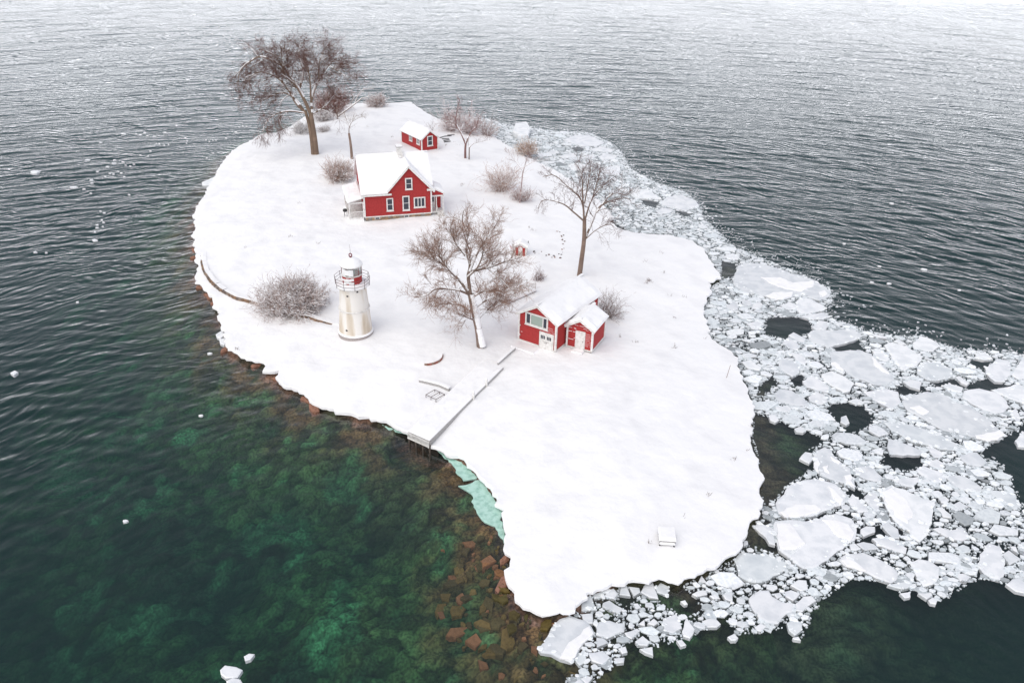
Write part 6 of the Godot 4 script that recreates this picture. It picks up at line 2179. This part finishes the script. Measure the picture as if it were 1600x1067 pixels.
const SNOW_PATCHES := [
["ridged",[37.12,-117.68,40.03,-117.86,41.56,-115.79,45.02,-116.90,44.27,-114.89,41.96,-113.01,39.57,-113.90,37.88,-115.91]],
["ridged",[36.25,-111.14,37.72,-112.41,40.57,-112.76,40.05,-111.37,37.69,-110.06]],
["ridged",[44.37,-112.82,45.48,-113.57,45.60,-112.55,44.44,-111.13]],
["long",[50.42,-76.89,52.48,-77.55,53.72,-78.09,53.84,-77.23,52.59,-76.23,51.47,-75.90,50.24,-76.50]],
["long",[45.50,-82.21,46.72,-82.69,47.36,-81.47,46.41,-80.81]],
["mossy",[31.33,-71.11,31.98,-71.74,31.84,-70.96,31.22,-69.43,31.17,-70.43]],
["mossy",[31.94,-70.63,32.62,-70.83,32.24,-69.47,31.94,-69.96]],
["mossy",[33.32,-72.40,34.06,-71.48,33.79,-71.13,33.23,-71.79]],
["mossy",[33.67,-69.21,34.38,-69.40,34.02,-67.30,33.51,-67.99]],
["dome",[31.53,-67.35,32.02,-66.43,32.42,-65.30,31.96,-64.76,31.37,-65.94]],
["dome",[25.60,-63.18,27.46,-64.43,29.39,-64.51,29.74,-63.78,28.35,-62.93,26.96,-62.66,26.00,-62.55]],
["anvil",[29.34,-62.19,30.22,-62.29,31.61,-61.72,31.74,-60.48,31.01,-59.38,30.13,-60.01,29.83,-61.09]],
["anvil",[24.90,-61.59,26.12,-61.64,26.48,-60.28,26.82,-58.96,25.69,-58.13,24.34,-58.08,24.56,-59.93]],
["shore",[4.32,-45.37,4.66,-46.29,5.58,-47.42,6.71,-48.65,7.01,-47.91,6.11,-46.94,5.44,-45.61,5.10,-45.21]],
["blunt",[29.41,-56.97,30.26,-57.16,30.77,-56.23,31.17,-55.62,30.81,-55.68,29.68,-56.26]],
["slab",[39.66,-92.04,40.24,-92.32,40.76,-90.50,40.47,-90.00,39.71,-91.42]],
["slab",[45.31,-93.98,45.76,-92.11,46.01,-89.81,45.29,-90.49,44.92,-92.19]],
["tall",[36.59,-66.69,37.71,-67.34,38.40,-65.88,38.31,-63.51,37.27,-62.10,36.52,-63.25,36.36,-64.74]]]
const ICE_REGION := [-18.54,-208.01,-14.15,-212.31,-8.57,-211.62,-2.91,-205.32,3.23,-202.94,9.23,-200.02,16.77,-200.20,21.81,-189.68,23.20,-182.21,23.47,-171.99,28.11,-162.69,32.86,-157.23,34.23,-150.06,33.45,-143.93,34.55,-138.03,36.09,-130.04,38.10,-127.48,40.04,-124.99,43.74,-120.25,46.25,-115.73,46.95,-112.88,45.64,-110.24,43.87,-108.07,43.83,-105.08,45.85,-103.28,46.96,-101.48,50.10,-100.74,52.34,-99.97,54.45,-100.99,55.89,-98.39,57.67,-96.77,60.20,-96.90,63.59,-97.09,65.52,-96.01,68.99,-94.87,63.06,-82.72,57.19,-79.84,53.14,-75.97,50.70,-74.47,49.39,-73.83,50.72,-72.44,51.21,-70.51,50.58,-68.50,49.77,-66.66,49.96,-65.22,52.89,-64.39,48.65,-55.75,44.62,-53.35,42.63,-54.76,40.59,-55.07,38.40,-53.87,36.12,-52.33,34.80,-53.01,33.31,-53.32,32.71,-54.56,29.44,-54.59,27.33,-53.10,24.97,-50.55,23.50,-48.17,22.50,-49.12,20.88,-48.74,18.22,-48.19,17.57,-49.95,15.77,-48.56,13.58,-47.52,10.98,-46.68,9.79,-47.08,8.34,-44.89,7.04,-43.57,6.47,-42.25,4.38,-42.19,4.67,-43.49,5.69,-44.81,4.99,-45.38,3.07,-46.05,2.84,-46.85,4.69,-49.85,6.04,-50.93,6.65,-52.37,8.60,-53.39,11.36,-54.01,14.63,-54.13,18.30,-56.19,21.19,-59.15,21.88,-60.90,23.92,-63.23,25.12,-68.14,25.78,-73.02,25.92,-75.93,27.40,-81.02,27.90,-87.30,27.82,-93.99,25.69,-98.49,26.43,-107.04,27.78,-110.85,29.18,-115.80,31.10,-118.24,30.83,-124.37,29.57,-131.54,25.79,-134.42,19.46,-135.44,16.68,-140.43,17.10,-142.70,13.29,-157.15,8.15,-168.04,0.59,-180.12,-6.88,-196.12,-14.26,-202.33]
const OPEN_WATER := [
[34.81,-104.18,36.29,-104.84,40.37,-104.69,40.28,-102.03,39.04,-100.12,35.52,-98.68,33.29,-99.80],
[32.51,-123.72,34.63,-123.35,33.55,-118.40,31.35,-117.08],
[27.25,-80.36,28.68,-79.78,30.14,-78.58,30.92,-77.62,31.63,-77.16,33.31,-76.27,33.49,-75.09,31.56,-73.84,30.68,-72.45,30.96,-70.70,29.12,-68.83,27.55,-67.74,25.80,-65.39,24.57,-64.66,24.87,-67.12,25.84,-72.46,26.20,-75.94],
[35.91,-81.96,38.34,-83.15,40.24,-82.30,40.63,-80.34,39.43,-78.38,36.97,-76.92,36.59,-77.88,36.11,-80.78],
[41.17,-96.73,45.14,-98.68,45.07,-96.09,41.57,-95.39],
[29.09,-85.91,31.18,-88.21,31.68,-87.20,29.02,-84.07],
[33.52,-88.33,35.38,-89.48,34.88,-86.92,33.79,-86.58],
[38.79,-72.47,40.58,-73.67,43.08,-73.22,42.38,-71.52,40.61,-70.37,39.17,-70.84],
[45.14,-86.57,48.98,-87.63,49.21,-86.34,45.83,-85.04],
[49.89,-87.97,53.42,-89.04,54.84,-87.93,57.93,-89.57,58.28,-91.12,57.38,-93.44,60.23,-95.23,59.68,-89.96,59.49,-87.72,56.10,-86.54,53.33,-87.12],
[49.84,-74.08,52.43,-75.94,56.66,-78.81,61.58,-80.05,54.69,-65.41,49.90,-65.69,50.52,-68.50,51.46,-71.92],
[21.62,-60.02,23.16,-62.11,24.13,-61.70,24.14,-60.55,24.27,-59.27,24.63,-57.38,23.49,-57.99,22.10,-58.60,21.36,-58.91],
[31.52,-59.38,34.56,-61.84,34.74,-60.27,32.07,-58.98],
[33.90,-67.80,34.58,-67.02,34.68,-65.56,34.01,-64.86,33.13,-66.47],
[23.63,-152.79,26.52,-151.22,25.37,-147.99,23.52,-149.93],
[28.50,-147.21,31.96,-145.13,30.00,-143.67],
[13.40,-53.12,14.66,-53.61,15.70,-52.47,16.04,-50.58,14.02,-50.31,12.69,-51.86],
[9.31,-52.46,10.44,-53.01,11.18,-52.53,10.23,-51.07,9.37,-51.39],
[21.68,-60.02,22.00,-58.93,21.21,-58.73],
[12.30,-186.18,14.49,-187.42,14.56,-183.87,12.57,-183.19]]
const DRIFT := [-93.18,-159.68,0.89,-81.76,-151.11,0.77,-86.83,-167.96,0.66,-66.66,-125.74,0.56,-73.46,-120.42,0.36,-71.70,-120.35,0.21,-80.43,-155.37,0.40,-79.59,-153.70,0.30,-79.48,-150.19,0.30,-77.23,-147.92,0.30,-89.61,-180.54,0.40,-87.89,-187.99,0.62,-81.48,-168.27,0.38,-80.70,-166.19,0.51,-80.96,-163.89,0.46,-81.59,-160.69,0.36,-78.86,-157.72,0.22,-78.79,-159.70,0.31,-77.93,-159.31,0.27,-77.72,-161.02,0.27,-76.76,-160.18,0.32,-75.31,-158.02,0.27,-77.95,-165.13,0.28,-76.82,-164.58,0.28,-76.59,-165.90,0.33,-79.38,-167.29,0.33,-85.03,-188.07,0.26,-83.93,-187.57,0.36,-83.64,-189.43,0.42,-82.08,-186.94,0.36,-80.43,-186.51,0.46,-79.29,-189.87,0.37,-77.85,-181.10,0.20,-77.11,-180.79,0.25,-75.71,-179.80,0.25,-74.95,-180.25,0.20,-77.79,-172.20,0.29,-76.00,-171.67,0.24,-76.95,-175.28,0.24,-70.18,-147.81,0.25,-71.52,-138.94,0.20,-70.53,-138.17,0.24,-69.44,-134.74,0.23,-68.73,-133.65,0.27,-69.26,-132.49,0.31,-68.69,-131.21,0.31,-68.01,-131.81,0.19,-68.28,-129.39,0.15,-73.35,-186.01,0.36,-72.20,-183.76,0.31,-71.59,-181.70,0.20,-78.92,-196.06,0.27,-68.44,-184.91,0.26,-67.23,-183.47,0.20,-66.83,-184.67,0.26,-66.23,-184.93,0.26,-64.55,-186.67,0.26,-63.76,-171.41,0.24,-63.70,-175.08,0.25,-63.86,-191.83,0.42,-64.44,-196.24,0.27,-63.82,-196.96,0.27,-63.01,-197.04,0.27,-93.45,-245.41,0.65,-136.75,-340.95,0.70,-127.76,-321.78,0.74,-125.46,-316.28,0.81,-127.96,-334.72,0.60,-119.68,-320.94,0.50,-102.84,-301.32,0.55,-107.49,-308.89,0.64,-96.40,-291.22,0.69,-133.64,-368.23,0.75,-134.30,-366.71,0.47,-134.53,-395.74,0.50,-97.06,-298.89,0.47,-94.72,-296.46,0.39,-95.27,-302.47,0.40,-103.94,-320.29,0.50,-106.56,-320.40,0.42,-116.08,-327.57,0.42,-89.17,-288.31,0.38,-114.54,-340.57,0.35,-152.02,-407.88,0.41,-59.26,-103.73,0.25,-33.58,-77.09,0.27,-37.02,-90.68,0.31,70.75,-153.98,0.50,56.24,-117.04,0.39,53.76,-117.34,0.30,40.97,-117.23,0.29,63.87,-122.77,0.51,66.03,-115.38,0.29,43.87,-108.07,0.37,45.59,-110.66,0.28,-34.63,-59.73,0.29,-99.75,-399.73,0.82,-111.85,-323.48,0.45,8.63,-182.33,0.42,38.06,-211.44,0.48,54.72,-132.73,0.33,57.20,-123.58,0.31]
const ICE_SHELF := [-7.50,-71.99,-6.29,-71.70,-5.05,-70.87,-4.20,-69.82,-3.38,-68.90,-2.63,-67.79,-3.18,-67.35,-3.73,-67.13,-4.41,-66.90,-5.04,-67.89,-5.81,-69.75,-6.91,-71.23]
const ICE_SHELF_LOWER := [-2.49,-67.49,-1.80,-66.00,-1.14,-64.57,-0.50,-63.45,-0.30,-62.53,-0.64,-61.52,-0.38,-60.47,-0.12,-58.92,0.31,-57.52,0.49,-56.48,0.33,-56.15,-0.10,-57.92,-0.58,-58.91,-1.08,-60.44,-1.61,-60.59,-2.40,-61.27,-2.86,-62.16,-3.20,-63.06,-3.55,-64.95,-4.07,-65.42,-4.85,-66.08,-3.51,-66.63]
const ICE_SHELF_WEST := [-14.89,-77.47,-13.64,-77.03,-12.14,-76.11,-10.93,-75.20,-10.77,-74.49,-11.84,-74.92,-13.16,-75.58,-14.26,-76.50]
const STONE_WALL := [-47.38,-119.61,-46.17,-115.96,-44.65,-112.51,-42.68,-109.26,-40.58,-106.59,-37.67,-103.67,-35.11,-102.23,-32.04,-100.28,-29.51,-98.55,-26.28,-97.09,-24.04,-96.14,-22.02,-95.37]
const ROCK_ARC := [5.75,-131.82,6.64,-130.13,7.28,-127.89,7.75,-124.63,7.51,-121.19,7.04,-118.88,6.14,-117.83,5.20,-118.50,4.07,-119.43,2.72,-119.33,1.76,-118.52]
